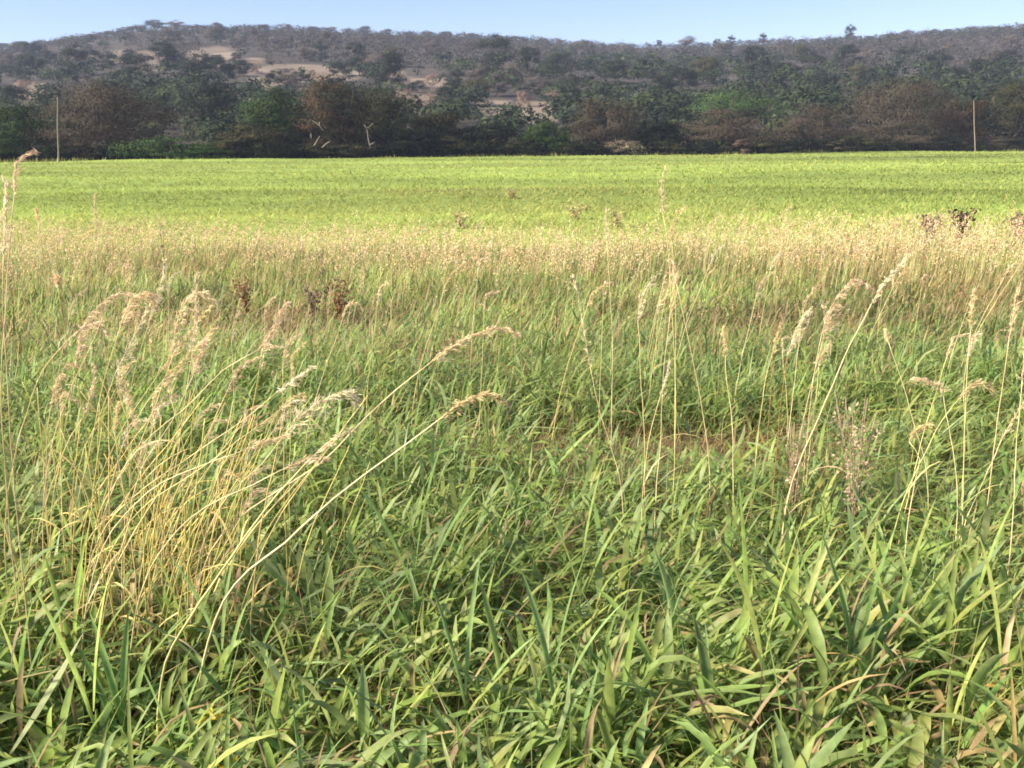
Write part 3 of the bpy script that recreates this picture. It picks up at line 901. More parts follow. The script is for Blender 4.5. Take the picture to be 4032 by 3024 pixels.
# (base in the picture, crown width in picture units, kind)
SPOTS = [(130, 240, 150, 'green'), (190, 265, 130, 'green'), (500, 262, 110, 'green'), (505, 225, 80, 'green'), (360, 262, 150, 'green'), (430, 272, 110, 'green'), (690, 250, 130, 'green'), (650, 290, 170, 'green'), (540, 315, 180, 'green'),
         (300, 310, 170, 'green'), (120, 320, 160, 'green'), (60, 440, 150, 'green'), (860, 265, 100, 'green'), (800, 285, 130, 'green'), (950, 300, 110, 'green'), (870, 330, 140, 'green'), (780, 350, 180, 'green'), (930, 250, 90, 'green'),
         (1090, 340, 110, 'green'), (1185, 330, 90, 'green'), (1140, 345, 110, 'brown'), (1330, 300, 90, 'green'), (1410, 300, 130, 'green'), (1490, 310, 150, 'brown'), (1540, 345, 170, 'green'), (1260, 245, 150, 'green'), (1400, 255, 170, 'green'),
         (1560, 265, 180, 'olive'), (1650, 350, 70, 'green'), (1620, 365, 55, 'green'), (1600, 400, 90, 'pale'), (1690, 420, 80, 'pale'), (1650, 440, 80, 'pale'), (1700, 350, 80, 'pale'), (1570, 340, 90, 'pale'), (1780, 415, 150, 'green'),
         (1880, 420, 160, 'olive'), (1800, 340, 100, 'green'), (1890, 345, 150, 'brown'), (1960, 380, 130, 'brown'), (1950, 270, 190, 'green'), (2080, 300, 150, 'green'), (2200, 310, 150, 'green'), (2060, 420, 90, 'pale'), (2180, 420, 90, 'pale'),
         (2120, 380, 130, 'brown'), (2250, 390, 150, 'green'), (2420, 330, 150, 'green'), (2560, 320, 160, 'green'), (2680, 360, 160, 'green'), (2600, 400, 170, 'green'), (2780, 330, 170, 'olive'), (2960, 310, 170, 'green'), (3080, 340, 170, 'green'),
         (3200, 310, 160, 'green'), (3330, 290, 150, 'green'), (3240, 390, 170, 'green'), (3380, 350, 150, 'olive'), (3420, 260, 170, 'brown'), (3560, 255, 150, 'green'), (3680, 300, 160, 'green'), (3760, 340, 130, 'green'), (3850, 330, 160, 'green'),
         (3960, 300, 170, 'green'), (3900, 260, 140, 'brown'), (3720, 230, 150, 'brown'), (3980, 210, 150, 'brown'), (2300, 230, 150, 'brown'), (2480, 240, 150, 'brown'), (2700, 220, 150, 'brown'), (2850, 230, 150, 'olive'), (3060, 230, 150, 'brown'),
         (3150, 250, 150, 'olive'), (1700, 230, 160, 'brown'), (1850, 220, 160, 'brown'), (1500, 200, 150, 'brown'), (1300, 190, 150, 'brown'), (1100, 200, 150, 'brown'), (1020, 185, 150, 'brown'), (850, 170, 150, 'brown'), (680, 175, 150, 'brown'),
         (2100, 240, 150, 'brown'), (80, 215, 130, 'olive'), (40, 300, 150, 'brown'), (1010, 290, 70, 'pale'), (1230, 305, 60, 'pale'), (100, 380, 110, 'pale'), (920, 400, 90, 'brown'), (1200, 240, 120, 'brown'), (2020, 350, 140, 'brown')]
for px_, py_, wpx, kd in SPOTS:
    Q = hill_hit(px_, py_)
    if Q is None: continue
    far_tree((Q[0], Q[1], Q[2] - .2), kd, wpx / FOC * Q[1] / 8.0 * (.85 if py_ > 265 else .62), *(OPEN if kd in ('green', 'brown') and in_clear(Q[None], 2.2)[0] else HIGH if kd in ('green', 'brown') and py_ < 265 else LAB[kd]) if kd == 'green' else
             (HIGHB if kd == 'brown' and py_ < 265 else LAB[kd]), zs=.8 + .3 * rng.random())

# trees on the ridge line
RID = [(60, 100), (140, 90), (200, 80), (245, 70), (300, 70), (340, 60), (385, 80), (430, 90), (480, 70), (530, 80), (580, 120), (660, 130), (740, 130), (810, 110), (900, 90), (970, 70), (1010, 60), (1070, 110), (1150, 110),
       (1260, 90), (1330, 90), (1390, 70), (1450, 110), (1540, 80), (1630, 80), (1700, 90), (1770, 90), (1870, 70), (1975, 70), (2030, 80), (2140, 70), (2210, 60), (2280, 60), (2410, 50), (2480, 40), (2540, 40),
       (3090, 50), (3140, 60), (3200, 80), (3260, 80), (3330, 70), (3400, 60), (3480, 80), (3540, 90), (3640, 80), (3700, 70), (3790, 90), (3870, 90), (3930, 60), (4000, 80)]
for px_, wpx in RID:
    t = (px_ - 2016) / 4112.0
    y = 585 + 20 * rng.random(); x = t * y
    kd = 'brown' if rng.random() < .6 else 'olive'
    far_tree((x, y, float(hillZ(x, y)) - .3), kd, wpx / FOC * y / 8.0 * .72, 'small bare brown tree breaking the skyline of the ridge' if kd == 'brown' else 'small olive flat topped tree breaking the skyline of the ridge',
             'brown trees on the ridge' if kd == 'brown' else 'olive trees on the ridge', zs=.36 + .25 * rng.random())
for px_, wpx, hpx, lab in ((2590, 30, 34, 'tiny lone tree with a thin leaning stem on the open skyline'), (2815, 36, 34, 'smaller of two dark neighbouring trees alone on the open skyline'),
                           (2868, 46, 40, 'larger of two dark neighbouring trees alone on the open skyline'), (2990, 40, 42, 'lone round tree on the skyline where the pale slope meets the ridge wood'),
                           (3325, 52, 60, 'dark upright tree with a pale trunk standing above the ridge wood')):
    t = (px_ - 2016) / 4112.0; y = 598; x = t * y
    sc_ = wpx / FOC * y / 8.0
    far_tree((x, y, float(hillZ(x, y)) - .2), 'green', sc_, lab, None, zs=(hpx / FOC * y / 6.5) / sc_)


# ------------------------------------------------------------------ single plants in the meadow
STEMC = np.array([(0.72, 0.60, 0.26), (0.76, 0.66, 0.36), (0.64, 0.60, 0.24), (0.74, 0.58, 0.32)])


def seed_head(P, size_w, color, dens=150, droop=0.5):
    """a loose panicle along polyline P: branchlets hang from the axis, each with small spikelets"""
    b = MB()
    P = bez(P, 24)
    L = np.linalg.norm(np.diff(P, axis=0), axis=1).sum()
    b.tube(P[::3], np.linspace(.0016, .0006, len(P[::3])), color * .85, 3)
    wind = np.array([1.0, .1, 0])
    nb_ = max(14, int(dens / 7))
    for k in range(nb_):
        f = (k + .5) / nb_
        p0 = P[min(int(f * 23), 23)]
        tg = P[min(int(f * 23) + 1, 23)] - P[max(int(f * 23) - 1, 0)]; tg /= np.linalg.norm(tg) + 1e-9
        ln = size_w * .6 * (1.15 - .8 * f) * (.6 + .6 * rng.random())
        d = tg * .9 + rng.normal(0, .42, 3) + wind * .25 * droop
        d /= np.linalg.norm(d)
        tt_ = np.linspace(0, 1, 4)[:, None]
        Q = p0 + d * ln * tt_ + np.array([.1, 0, -droop * .55]) * ln * tt_ ** 2
        b.tube(Q, .0005, color * .9, 3)
        m = 11
        i = rng.random(m) ** .8
        c = np.stack([np.interp(i, tt_[:, 0], Q[:, j]) for j in range(3)], 1) + rng.normal(0, .003, (m, 3))
        dd = d + np.array([.15, 0, -droop * .5]) * i[:, None] * 1.2 + rng.normal(0, .28, (m, 3)); dd /= np.linalg.norm(dd, axis=1)[:, None]
        ee = np.cross(dd, rng.normal(0, 1, (m, 3))); ee /= np.linalg.norm(ee, axis=1)[:, None]
        Ls = (.0075 * (0.6 + .8 * rng.random(m)))[:, None]
        b.add(np.stack([c - dd * Ls, c + ee * Ls * .10, c + dd * Ls, c - ee * Ls * .10], 1), np.arange(m * 4).reshape(-1, 4), None, np.repeat(color * (.8 + .5 * rng.random((m, 1))), 4, axis=0))
    return b.mesh('seed_head', M_DRY, smooth=False)


def stalk(pts, Y, head, label, group, hw=.06, col=None, rad=.0024, dens=150, droop=.5, leaf=1, lean_y=0.0, name='seed_stalk'):
    """pts: picture points of the stalk from low to high; head: picture points of the seed head after them (may be empty)"""
    if col is None: col = STEMC[rng.integers(0, len(STEMC))]
    W = [at_y(px, py, Y + lean_y * i) for i, (px, py) in enumerate(pts)]
    # carry the stalk down to the ground
    d = W[0] - W[1]; d /= np.linalg.norm(d)
    zg = float(H(W[0][0], W[0][1]))
    if W[0][2] > zg + .02:
        k = (W[0][2] - zg) / max(-d[2], .35)
        base = W[0] + d * k * .28; base[2] = zg
        W = [base] + W
    base = W[0].copy()
    t = thing(name, label, 'seed grass', tuple(base), group)
    W = [w - base for w in W]
    Q = bez(W, 22)
    L = np.linalg.norm(np.diff(Q, axis=0), axis=1)
    jit = np.cumsum(rng.normal(0, .0012, (22, 3)), 0); jit -= np.linspace(0, 1, 22)[:, None] * jit[-1]
    Q = Q + jit
    b = MB()
    cc = np.linspace(0, 1, 22)[:, None]
    C = col * (1 - .25 * (1 - cc)) * (1 + .12 * rng.normal(0, 1, (22, 1)))
    b.tube(Q, np.linspace(rad, rad * .5, 22), C, 5)
    obj('stalk', b.mesh('stalk', M_STEM), t)
    for k in range(leaf):
        i = int(rng.integers(4, 13)); b = MB()
        blades(b, Q[i:i + 1], np.array([rng.normal(0, .6) + (0 if rng.random() < .6 else 3.1)]), np.array([.4 + .3 * rng.random()]), np.array([.8 + 1.2 * rng.random()]), np.array([.14 + .16 * rng.random()]), np.array([.005 + .003 * rng.random()]),
               (col * .85)[None], None, 6, 2, 0, None, 'broad', .5)
        obj('leaf', b.mesh('leaf', M_DRY), t)
    if len(head):
        Hp = [Q[-1]] + [at_y(px, py, Y + lean_y * len(pts)) - base for px, py in head]
        hc = HEADS[rng.integers(0, len(HEADS))] * (.86 + .2 * rng.random()) * np.array([1.0, .94, .86])
        obj('seed_head', seed_head(Hp, hw, hc, dens, droop), t)
    return t


GL = 'stalks of the dry straw clump'
LEAN = 'straw stalk with a plain tan feathery head in the dry golden clump'
BARE = 'headless thin straw stalk inside the dry golden clump'
S = [
    # left golden clump
    ([(32, 1905), (95, 1645), (165, 1455), (272, 1335)], 2.9, [(330, 1290), (385, 1270), (430, 1330)], 'straw stalk at the side of the golden clump, kinked, with a small nodding head', None, dict(hw=.05)),
    ([(190, 1848), (272, 1557), (354, 1373), (405, 1247)], 2.95, [], 'slim straight headless straw stalk crossing a green one in the golden clump', None, dict(leaf=0)),
    ([(340, 1660), (310, 1500), (270, 1360), (230, 1150), (228, 1130)], 3.0, [(222, 1080)], 'yellow green stalk leaning against the others in the golden clump', None, dict(hw=.03, col=np.array([.42, .44, .12]))),
    ([(300, 1990), (354, 1790), (412, 1506), (475, 1285)], 3.0, [(500, 1215), (540, 1165), (590, 1160), (610, 1210)], 'straw stalk carrying the broad orange tinted drooping plume of the golden clump', None, dict(hw=.10, dens=420, droop=.9)),
    ([(150, 2100), (235, 1800), (300, 1420)], 3.05, [(335, 1265), (390, 1205), (470, 1155), (545, 1165)], 'straw stalk with a long pinkish arching plume above the golden clump', None, dict(hw=.09, dens=380, droop=.9)),
    ([(400, 2000), (532, 1791), (633, 1538), (680, 1400)], 2.95, [(700, 1260), (740, 1175), (790, 1147), (850, 1195)], 'straw stalk with a pale arching plume curling over at its tip', None, dict(hw=.09, dens=360, droop=.9)),
    ([(646, 2044), (700, 1800), (728, 1600), (760, 1380)], 2.9, [(768, 1250), (772, 1150), (776, 1065)], 'upright yellow stalk with a whitish upright spike in the golden clump', None, dict(hw=.035, dens=200, droop=.1)),
    ([(532, 1779), (747, 1589), (912, 1437), (1013, 1380)], 2.85, [(1060, 1330), (1100, 1250), (1130, 1190)], 'leaning stalk whose mauve feathery head points up beyond the golden clump', None, dict(hw=.06, dens=260, droop=.2)),
    ([(470, 2010), (747, 1800), (960, 1650), (1090, 1545)], 2.7, [(1184, 1480), (1240, 1440)], LEAN, GL, dict(hw=.04)),
    ([(560, 1990), (816, 1823), (1000, 1690)], 2.65, [(1090, 1625), (1184, 1557), (1210, 1570)], LEAN, GL, dict(hw=.05)),
    ([(480, 2040), (630, 1905), (816, 1823), (980, 1765)], 2.6, [(1060, 1735), (1140, 1712)], LEAN, GL, dict(hw=.04)),
    ([(640, 2150), (747, 2038), (994, 1905), (1120, 1845)], 2.5, [(1200, 1815), (1290, 1808)], LEAN, GL, dict(hw=.045)),
    ([(684, 2531), (780, 2380), (886, 2227), (1076, 1974), (1200, 1830)], 2.25, [(1290, 1745), (1400, 1680)], 'longest bare straw stalk slanting up out of the broad green blades', None, dict(hw=.03, rad=.0042, leaf=0)),
    ([(960, 2260), (1127, 2132), (1298, 1974), (1521, 1806), (1743, 1642)], 2.4, [(1830, 1580), (1901, 1553), (1950, 1562), (1995, 1600)], 'long slanting straw stalk ending in a brush head that bends down over the brown patch', None, dict(hw=.045, rad=.0038, dens=300, droop=.6)),
    ([(900, 2080), (1150, 1900), (1300, 1793), (1395, 1692), (1566, 1534), (1700, 1425)], 2.8, [(1790, 1360), (1901, 1306), (1990, 1295), (2045, 1320)], 'long slanting stalk with a thick pink brush head arching over green grass', None, dict(hw=.055, rad=.0034, dens=420, droop=.4)),
    ([(900, 1960), (1030, 1830), (1130, 1700)], 2.7, [(1196, 1630), (1290, 1570), (1370, 1545), (1400, 1600)], 'straw stalk with a bushy combed plume leaning away from the golden clump', None, dict(hw=.11, dens=420, droop=.5)),
    ([(330, 2050), (420, 1800), (520, 1620), (620, 1480)], 3.0, [(700, 1370), (760, 1290), (830, 1200)], LEAN, GL, dict(hw=.07, dens=260)),
    ([(420, 2000), (470, 1800), (540, 1650), (640, 1500)], 2.95, [(740, 1400), (800, 1340), (840, 1290)], LEAN, GL, dict(hw=.07, dens=280)),
    ([(500, 2060), (560, 1850), (690, 1640), (760, 1480)], 2.8, [(790, 1390), (810, 1330)], LEAN, GL, dict(hw=.06, dens=220)),
    ([(290, 1980), (330, 1780), (390, 1640), (450, 1480)], 3.1, [(500, 1380), (560, 1260), (640, 1100), (650, 1010)], 'stalk with the tallest upright orange plume of the golden clump', None, dict(hw=.07, dens=300, droop=.1)),
    ([(220, 1900), (250, 1780), (330, 1640)], 2.95, [(355, 1560), (370, 1450), (365, 1430)], LEAN, GL, dict(hw=.05)),
    ([(180, 1820), (190, 1700), (200, 1600)], 3.1, [(225, 1500), (290, 1430), (310, 1440)], 'short stalk with a grey fluffy nodding head at the foot of the golden clump', None, dict(hw=.07, dens=240, droop=.8)),
    ([(380, 2080), (505, 1960), (500, 1820), (500, 1600)], 2.85, [(470, 1480), (465, 1420)], LEAN, GL, dict(hw=.04)),
    ([(560, 2170), (600, 2000), (590, 1850), (540, 1700)], 2.75, [(505, 1570), (500, 1500)], LEAN, GL, dict(hw=.03)),
    ([(480, 1880), (460, 1750), (450, 1700)], 2.7, [(458, 1650), (470, 1580)], 'stalk with a thick white spike standing in the golden clump', None, dict(hw=.02, dens=160, droop=.1)),
    ([(20, 1500), (12, 1200), (14, 1000)], 2.4, [(22, 880), (25, 760), (18, 700)], 'tall stalk with a soft peach plume at the edge of the meadow view', None, dict(hw=.05, dens=260, droop=.1)),
    ([(10, 1300), (35, 1000), (58, 760)], 2.6, [(75, 632), (100, 610), (145, 598)], 'tallest pale stalk whose nodding head reaches up to the dark trees', None, dict(hw=.025, dens=120, droop=.3)),
    ([(215, 1500), (165, 1000), (150, 870)], 4.4, [(145, 845), (140, 820)], 'lone yellow stalk rising out of the pale band behind the golden clump', None, dict(hw=.03)),
    ([(400, 1250), (380, 1000)], 4.6, [(376, 880), (372, 790), (374, 760)], 'stalk with a blurred golden plume standing above the pale band', None, dict(hw=.06, dens=220, droop=.1)),
    # centre
    ([(2440, 1900), (2400, 1740), (2370, 1650), (2325, 1450)], 3.6, [(2290, 1250), (2265, 1120), (2250, 1080)], 'straight yellow stalk with a thin white head leaning over the brown gap', None, dict(hw=.03, droop=.1)),
    ([(2530, 1960), (2532, 1750), (2520, 1500), (2512, 1270)], 3.5, [(2520, 1200), (2550, 1130), (2590, 1075)], 'upright golden stalk with forking head above the brown gap', None, dict(hw=.06, droop=.1)),
    ([(2590, 1900), (2600, 1780), (2612, 1500), (2640, 1230)], 3.7, [(2650, 1150), (2665, 1080)], 'thin upright yellow stalk beside the forking golden one', None, dict(hw=.03, droop=.1)),
    ([(2790, 1760), (2771, 1638), (2715, 1350), (2664, 1119)], 3.9, [(2655, 1070), (2650, 1030)], 'straight bright stalk leaning back over the dark green grass', None, dict(hw=.03, leaf=0, droop=.1)),
    ([(2650, 1300), (2640, 1150), (2625, 950), (2612, 850)], 3.8, [(2608, 780), (2606, 720), (2622, 650)], 'tallest thin stalk with a fuzzy top reaching over the green field', None, dict(hw=.03, droop=.1)),
    ([(2545, 1800), (2560, 1700), (2600, 1560)], 3.5, [(2620, 1500), (2640, 1420)], 'short reddish stalk between the upright golden ones', None, dict(hw=.02, droop=.1)),
    ([(2660, 1250), (2650, 1050), (2645, 950)], 4.3, [(2650, 880), (2680, 825), (2700, 815)], 'stalk with a grey curved plume over the pale band', None, dict(hw=.05, dens=200, droop=.3)),
    ([(2400, 1100), (2390, 950)], 4.6, [(2388, 880), (2386, 820)], 'slim pale stalk standing beside a brown weed in the field', None, dict(hw=.03, droop=.1)),
    # right
    ([(3120, 1900), (3227, 1638), (3341, 1372), (3430, 1200)], 3.5, [(3460, 1150), (3510, 1080), (3569, 1018)], 'long kinked straw stalk leaning across the shrubby dry heads', None, dict(hw=.05, rad=.0038, droop=.2)),
    ([(3180, 1700), (3200, 1500), (3235, 1320)], 3.9, [(3259, 1239), (3310, 1150), (3370, 1105), (3430, 1130)], 'stalk with the large bright feather plume arching in the wind', None, dict(hw=.12, dens=460, droop=.8)),
    ([(3640, 1800), (3594, 1638), (3545, 1480), (3499, 1347)], 3.6, [(3485, 1300)], 'bare straight yellow stalk leaning away from a grey plume', None, dict(hw=.02, leaf=0)),
    ([(3560, 1960), (3620, 1830), (3708, 1660), (3775, 1570)], 3.1, [(3800, 1535), (3835, 1508), (3890, 1515), (3915, 1545)], 'straw stalk with a one sided white claw shaped head', None, dict(hw=.07, dens=240, droop=.9)),
    ([(3760, 1800), (3730, 1650), (3715, 1560)], 3.3, [(3690, 1520), (3640, 1495), (3595, 1490)], 'stalk with a silvery grey hooked plume bent to one side', None, dict(hw=.06, dens=260, droop=.8)),
    ([(3800, 1980), (3803, 1650), (3809, 1486), (3822, 1296)], 3.3, [(3828, 1220), (3838, 1138)], 'tall upright straw stalk with small pale top beside the claw shaped head', None, dict(hw=.03, droop=.1)),
    ([(3900, 1940), (3930, 1650), (3961, 1423), (3974, 1328)], 3.2, [(3990, 1250), (4005, 1157), (4020, 1120)], 'upright stalk with a soft cream head near tall green stems', None, dict(hw=.05, dens=220, droop=.1)),
    ([(2880, 1600), (2862, 1480), (2856, 1410)], 3.7, [(2852, 1350), (2847, 1285)], 'stalk with a short white cotton like spike over dark green grass', None, dict(hw=.03, dens=240, droop=.1)),
    ([(3060, 1750), (3080, 1560), (3100, 1400)], 3.7, [(3130, 1320), (3165, 1250), (3185, 1218)], 'rusty stemmed stalk with a smoky mauve plume', None, dict(hw=.09, dens=300, droop=.2, col=np.array([.40, .22, .08]))),
    ([(3600, 1900), (3620, 1800), (3580, 1740)], 3.0, [(3600, 1700), (3660, 1668)], 'short stalk with a ragged cream tuft low in the grass', None, dict(hw=.06, dens=200, droop=.4)),
    ([(3800, 1700), (3800, 1480), (3810, 1400)], 3.6, [(3835, 1340), (3850, 1310)], 'stalk with a slim whitish feather above bright green grass', None, dict(hw=.05, dens=200, droop=.1)),
    ([(3200, 1650), (3220, 1500), (3225, 1440)], 3.9, [(3240, 1390), (3270, 1350)], 'stalk with a crooked cream head below the bright feather plume', None, dict(hw=.04, dens=160)),
    ([(3990, 2000), (4010, 1750), (4025, 1500)], 3.0, [(4035, 1380), (4050, 1250)], 'stout upright stalk at the tall green stems by the meadow side', None, dict(hw=.05)),
    ([(3060, 1200), (3080, 1000)], 4.8, [(3085, 900), (3100, 830), (3110, 800)], 'reddish stalk with thin plume above the pale band', None, dict(hw=.04, col=np.array([.38, .19, .1]), droop=.1)),
    ([(3000, 1600), (3020, 1480), (3040, 1400)], 4.0, [(3055, 1330), (3075, 1270)], 'stalk with a straw coloured loose head next to the smoky mauve plume', None, dict(hw=.05, dens=160)),
]
for pts, Y, head, label, grp, kw in S:
    stalk(pts, Y, head, label, grp, **kw)

# the rest of the dry clump
for k in range(84):
    Y = 2.6 + .7 * rng.random()
    bx = rng.normal(400, 260); x0 = (bx - 2016) / 4112 * Y * .97; z0 = float(H(x0, Y)); hh = .5 + .42 * rng.random()
    lean = rng.normal(.16, .26)
    W = [np.array([x0, Y, z0]), np.array([x0 + lean * hh * .4, Y, z0 + hh * .55]), np.array([x0 + lean * hh, Y, z0 + hh])]
    pts = [tuple(float(c[0]) for c in project(w[None])) for w in W]
    e1 = W[2] + [lean * .09 + .01, 0, .07]; e2 = e1 + [.05, 0, .03 * rng.normal(.2, .8)]
    hd = [tuple(float(c[0]) for c in project(w[None])) for w in (e1, e2)] if rng.random() < .25 else []
    stalk(pts, Y, hd, LEAN if hd else BARE, GL if hd else 'headless stalks of the dry straw clump', hw=.04 + .03 * rng.random(), dens=110, leaf=int(rng.integers(0, 3)), rad=.0021 + .0011 * rng.random(), col=STEMC[rng.integers(0, 4)] * np.array([1.06, 1.0, .78]))

# further single seed stalks between and behind these, seen clearly against the grass
n = 36
for k in range(n):
    px_ = rng.random() * 4032
    Y = 3.3 + 3.6 * rng.random()
    if 1250 < px_ < 2150 and Y < 4.2: continue
    x0 = (px_ - 2016) / 4112 * Y; z0 = float(H(x0, Y)); hh = .55 + .35 * rng.random()
    lean = rng.normal(.16, .13)
    W = [np.array([x0, Y, z0]), np.array([x0 + lean * hh * .35, Y, z0 + hh * .5]), np.array([x0 + lean * hh, Y, z0 + hh])]
    PX = [project(w[None])for w in W]
    pts = [(float(a[0]), float(b[0])) for a, b in PX]
    dxh = .03 + .05 * rng.random(); e1 = W[2] + [lean * .1 + .01, 0, .08]; e2 = e1 + [dxh, 0, .04 * rng.normal(.4, .8)]
    hd = [(float(a[0]), float(b[0])) for a, b in (project(e1[None]), project(e2[None]))]
    far_ = Y > 5.0
    stalk(pts, Y, hd, 'slender straw seed stalk standing alone in the meadow behind the dry gap' if far_ else 'slender straw seed stalk standing alone among the broad green blades', 'lone stalks behind the gap' if far_ else 'lone stalks among the broad blades', hw=.035 + .03 * rng.random(), dens=110, leaf=1 if rng.random() < .5 else 0)


# --- single strong grass shoots in front
def shoot(px, py, top, label, group, nleaf=4, wid=.017, col=None, spread=.5, name='grass_shoot'):
    d = ray(px, py); k = (0.0 - CAM[2]) / d[2]
    P = CAM + d * k; P[2] = float(H(P[0], P[1]))
    T = at_y(px, top, P[1]); L = T[2] - P[2]
    t = thing(name, label, 'grass shoot', tuple(P), group)
    if col is None: col = GREENS[rng.integers(0, 5)] * 1.15
    b = MB(); zz = np.linspace(-.01, L * .45, 5)
    b.tube(np.stack([.02 * zz, 0 * zz, zz], 1), np.linspace(.0045, .003, 5), col * .9, 6)
    obj('stem', b.mesh('stem', M_BLADE), t)
    for j in range(nleaf):
        b = MB()
        f = j / max(nleaf - 1, 1)
        a = j * 3.14 + rng.normal(.1, .5)
        blades(b, np.array([[0, 0, L * (.08 + .36 * f)]]), np.array([a]), np.array([.12 + spread * (1 - f) * (.6 + .6 * rng.random())]), np.array([.25 + spread * 1.6 * (1 - f) * rng.random()]),
               np.array([L * (.62 + .12 * rng.random())]), np.array([wid * (.8 + .4 * rng.random())]), (col * (.85 + .3 * rng.random()))[None], None, 9, 3, .45, None, 'broad', .3)
        obj('leaf', b.mesh('leaf', M_BLADE), t)
    return t


SH = 'upright broad bladed green grass shoot standing out of the sward'
for px_, py_, top in ((410, 3150, 2290), (520, 3130, 2420), (700, 3200, 2640), (1180, 3000, 2420), (1840, 3060, 2310), (1980, 3040, 2330), (2180, 3050, 2240), (2440, 3100, 2420), (1460, 3200, 2690), (1330, 3150, 2720),
                      (2990, 3000, 2060), (2920, 2920, 1960), (3060, 3260, 2460), (3350, 2950, 2120), (3900, 3080, 2240), (3990, 3120, 2330), (3700, 3200, 2580), (3760, 2900, 2050), (1640, 2620, 1830), (2280, 2560, 1900), (3180, 2600, 1960), (760, 2800, 2200), (330, 2900, 2180), (900, 2860, 2150), (150, 3080, 2420), (3500, 2800, 2060)):
    if px_ < 1000: lb, gr = 'upright broad bladed green shoot growing at the foot of the golden straw clump', 'shoots at the golden clump'
    elif top < 2000: lb, gr = 'upright broad bladed green shoot growing at the edge of the dry brown gap', 'shoots by the dry gap'
    else: lb, gr = 'upright broad bladed green shoot in the thick open sward away from the clump', 'shoots in the open sward'
    shoot(px_, py_, top, lb, gr, 4 + int(rng.integers(0, 2)))


# --- weeds
def weed(px, Y, top, wpx, pal, label, dens=160, ls=.012, name='dry_weed', cat='weed', group=None, stems=7, green=0.0):
    P = at_y(px, top, Y); z0 = float(H(P[0], Y)); h = P[2] - z0; w = wpx / FOC * Y
    t = thing(name, label, cat, (P[0], Y, z0), group)
    pal = np.array(pal)
    lb = MB()
    for k in range(stems):
        a = 6.283 * k / stems + rng.normal(0, .3); rr = w * .5 * (.3 + .7 * rng.random())
        e = np.array([math.cos(a) * rr, math.sin(a) * rr, h * (.75 + .25 * rng.random())])
        b = MB(); Q = bez([np.array([0, 0, -.02]), e * [.3, .3, .55], e], 8)
        b.tube(Q, np.linspace(.0035, .0015, 8) * (0.6 + .06 * Y), pal[0] * .8, 4)
        obj('stem', b.mesh('stem', M_STEM), t)
        m = dens // stems
        i = (rng.random(m) ** .7 * 7).astype(int)
        c = Q[i] + rng.normal(0, 1, (m, 3)) * w * .09
        c[:, 2] = np.maximum(c[:, 2], .01)
        leaf_quads(lb, c, ls * (.6 + .8 * rng.random(m)), pal[rng.integers(0, len(pal), m)] * (.7 + .6 * rng.random((m, 1))), 1.0, .5)
    obj('foliage', lb.mesh('foliage', M_DRY, smooth=False), t)
    return t


DK = [(0.06, 0.045, 0.03), (0.09, 0.06, 0.04), (0.05, 0.05, 0.03)]
RB = [(0.26, 0.14, 0.075), (0.32, 0.18, 0.09), (0.22, 0.15, 0.08)]
MV = [(0.24, 0.18, 0.13), (0.19, 0.14, 0.10), (0.28, 0.22, 0.14)]
MV2 = [(0.42, 0.34, 0.17), (0.36, 0.28, 0.15), (0.40, 0.37, 0.15)]
TN = [(0.42, 0.30, 0.21), (0.5, 0.38, 0.27), (0.33, 0.24, 0.16)]
weed(3795, 14.5, 790, 120, DK, 'blackish round weed bush at the edge of the bright green field', 420, .035, stems=9)
weed(3670, 15.5, 832, 150, MV, 'low mauve brown weed patch next to the blackish weed bush', 380, .035, stems=9)
weed(4030, 14.5, 815, 130, MV, 'mauve brown weed patch at the far side of the blackish weed bush', 380, .035, stems=9)
weed(1330, 8.6, 1075, 130, RB, 'reddish brown dry weed in the green meadow', 340, .018, stems=9)
weed(1225, 8.8, 1095, 110, MV, 'dull brown weed touching the reddish brown one', 260, .018)
weed(960, 9.2, 1070, 110, RB, 'rusty dry weed patch beside pale seeding grass', 220, .018)
weed(3400, 3.75, 1540, 330, TN, 'low tangle of pinkish dry seed capsules in the grass', 620, .008, name='dry_tangle', stems=8)
weed(3150, 3.9, 1560, 170, TN, 'small tangle of pinkish dry capsules around a rusty stalk', 260, .008, name='dry_tangle', stems=9)
for px_, Y, top, wpx in ((2430, 19, 812, 120), (2270, 21, 806, 130), (2015, 29, 742, 70), (1815, 19, 822, 90)):
    weed(px_, Y, top, wpx, MV2, 'small brown weed clump growing in the near part of the green field', 170, .03, group='brown weeds in the field', stems=5)
for px_, Y, top in ((628, 11.5, 822), (1268, 8.6, 935), (2720, 9.0, 990)):
    weed(px_, Y, top, 24, MV, 'thin dark dead weed stem standing in the pale seeding grass', 26, .018, group='dark dead weed stems', stems=2)


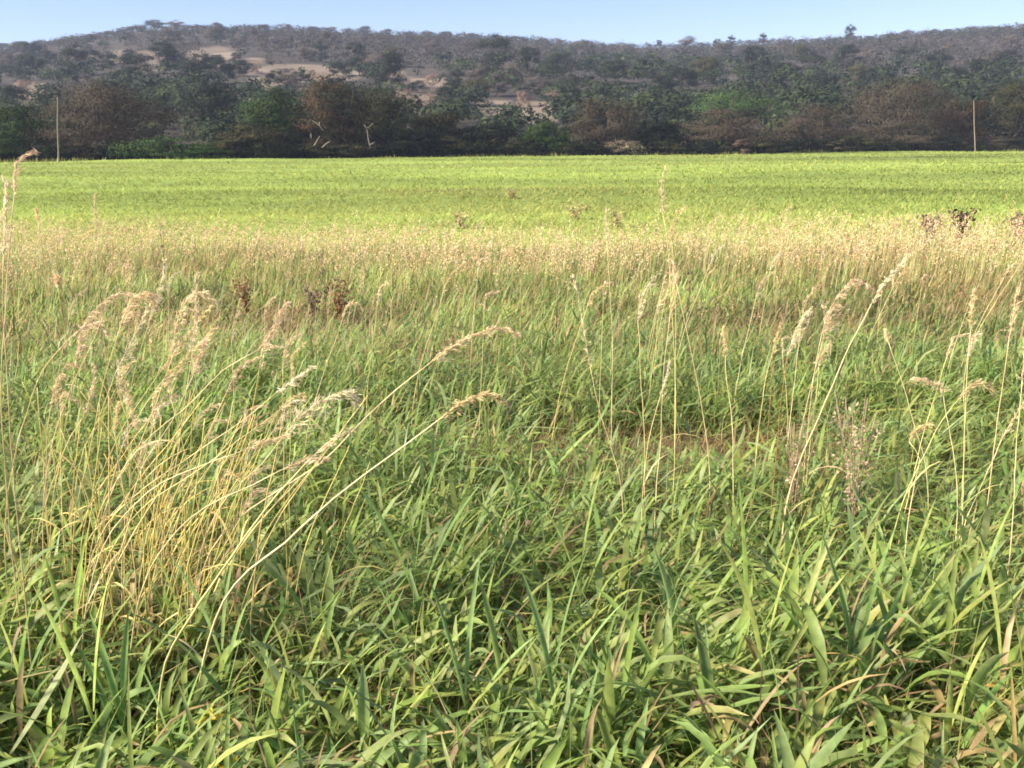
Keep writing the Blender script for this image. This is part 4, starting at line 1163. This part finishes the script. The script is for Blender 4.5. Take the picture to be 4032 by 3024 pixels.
# --- yellow leaves low in the sward, pale dead leaf
def low_leaf(px, py, size, col, label, rotz, curl=.9, name='yellow_leaf'):
    d = ray(px, py); P = CAM + d * ((0.30 - CAM[2]) / d[2])
    t = thing(name, label, 'leaf', (P[0], P[1], float(H(P[0], P[1]))))
    b = MB(); zz = np.linspace(-.01, .29, 5)
    b.tube(np.stack([.02 * np.sin(zz * 9), 0 * zz, zz], 1), np.linspace(.003, .002, 5), np.array([.2, .14, .06]), 5)
    obj('stem', b.mesh('stem', M_STEM), t)
    b = MB()
    for j in range(3):
        blades(b, np.array([[0, 0, .285]]), np.array([rotz + j * 1.9]), np.array([.9 + .3 * rng.random()]), np.array([curl * (.6 + rng.random())]), np.array([size * (.8 + .5 * rng.random())]), np.array([size * .34]), np.array([col]) * (.7 + .4 * rng.random()), None, 7, 3, .9, np.array([2.5 * rng.normal()]), 'broad', 1.6)
    obj('leaf_blade', b.mesh('leaf_blade', M_BLADE), t)


low_leaf(830, 2790, .05, (.62, .50, .06), 'curled bright yellow leaf on a brown stem in the sward', 2.2)
low_leaf(880, 2990, .04, (.70, .52, .05), 'yellow leaf scrap low between the green blades', .5)
low_leaf(3910, 2690, .035, (.55, .38, .12), 'small tan folded leaf among the green blades', 1.0)
low_leaf(2770, 2760, .05, (.62, .42, .30), 'pinkish white dead leaf among green blades', 3.6)

# ------------------------------------------------------------------ haze
HB = dict(x0=-930, x1=930, y0=-930, y1=930, z0=-2.5, z1=82.0)
v = np.array([(HB['x0'], HB['y0'], HB['z0']), (HB['x1'], HB['y0'], HB['z0']), (HB['x1'], HB['y1'], HB['z0']), (HB['x0'], HB['y1'], HB['z0']),
              (HB['x0'], HB['y0'], HB['z1']), (HB['x1'], HB['y0'], HB['z1']), (HB['x1'], HB['y1'], HB['z1']), (HB['x0'], HB['y1'], HB['z1'])], float)
q = np.array([(0, 3, 2, 1), (4, 5, 6, 7), (0, 1, 5, 4), (1, 2, 6, 5), (2, 3, 7, 6), (3, 0, 4, 7)])
hm = bpy.data.materials.new('haze'); hm.use_nodes = True
nt = hm.node_tree; nt.nodes.clear()
pv = nt.nodes.new('ShaderNodeVolumePrincipled'); mo = nt.nodes.new('ShaderNodeOutputMaterial')
pv.inputs['Color'].default_value = (0.62, 0.74, 1.0, 1)
pv.inputs['Density'].default_value = 0.00026
pv.inputs['Anisotropy'].default_value = 0.0
nt.links.new(pv.outputs[0], mo.inputs['Volume'])
hz = obj('haze', mesh_np('haze', v, [q], None, False, hm)); hz['kind'] = 'stuff'

tri = sum(sum(len(p.vertices) - 2 for p in m.polygons) if len(m.polygons) < 2000 else 2 * len(m.polygons) for m in bpy.data.meshes)
print('TRIANGLES', tri, 'OBJECTS', len(bpy.data.objects))
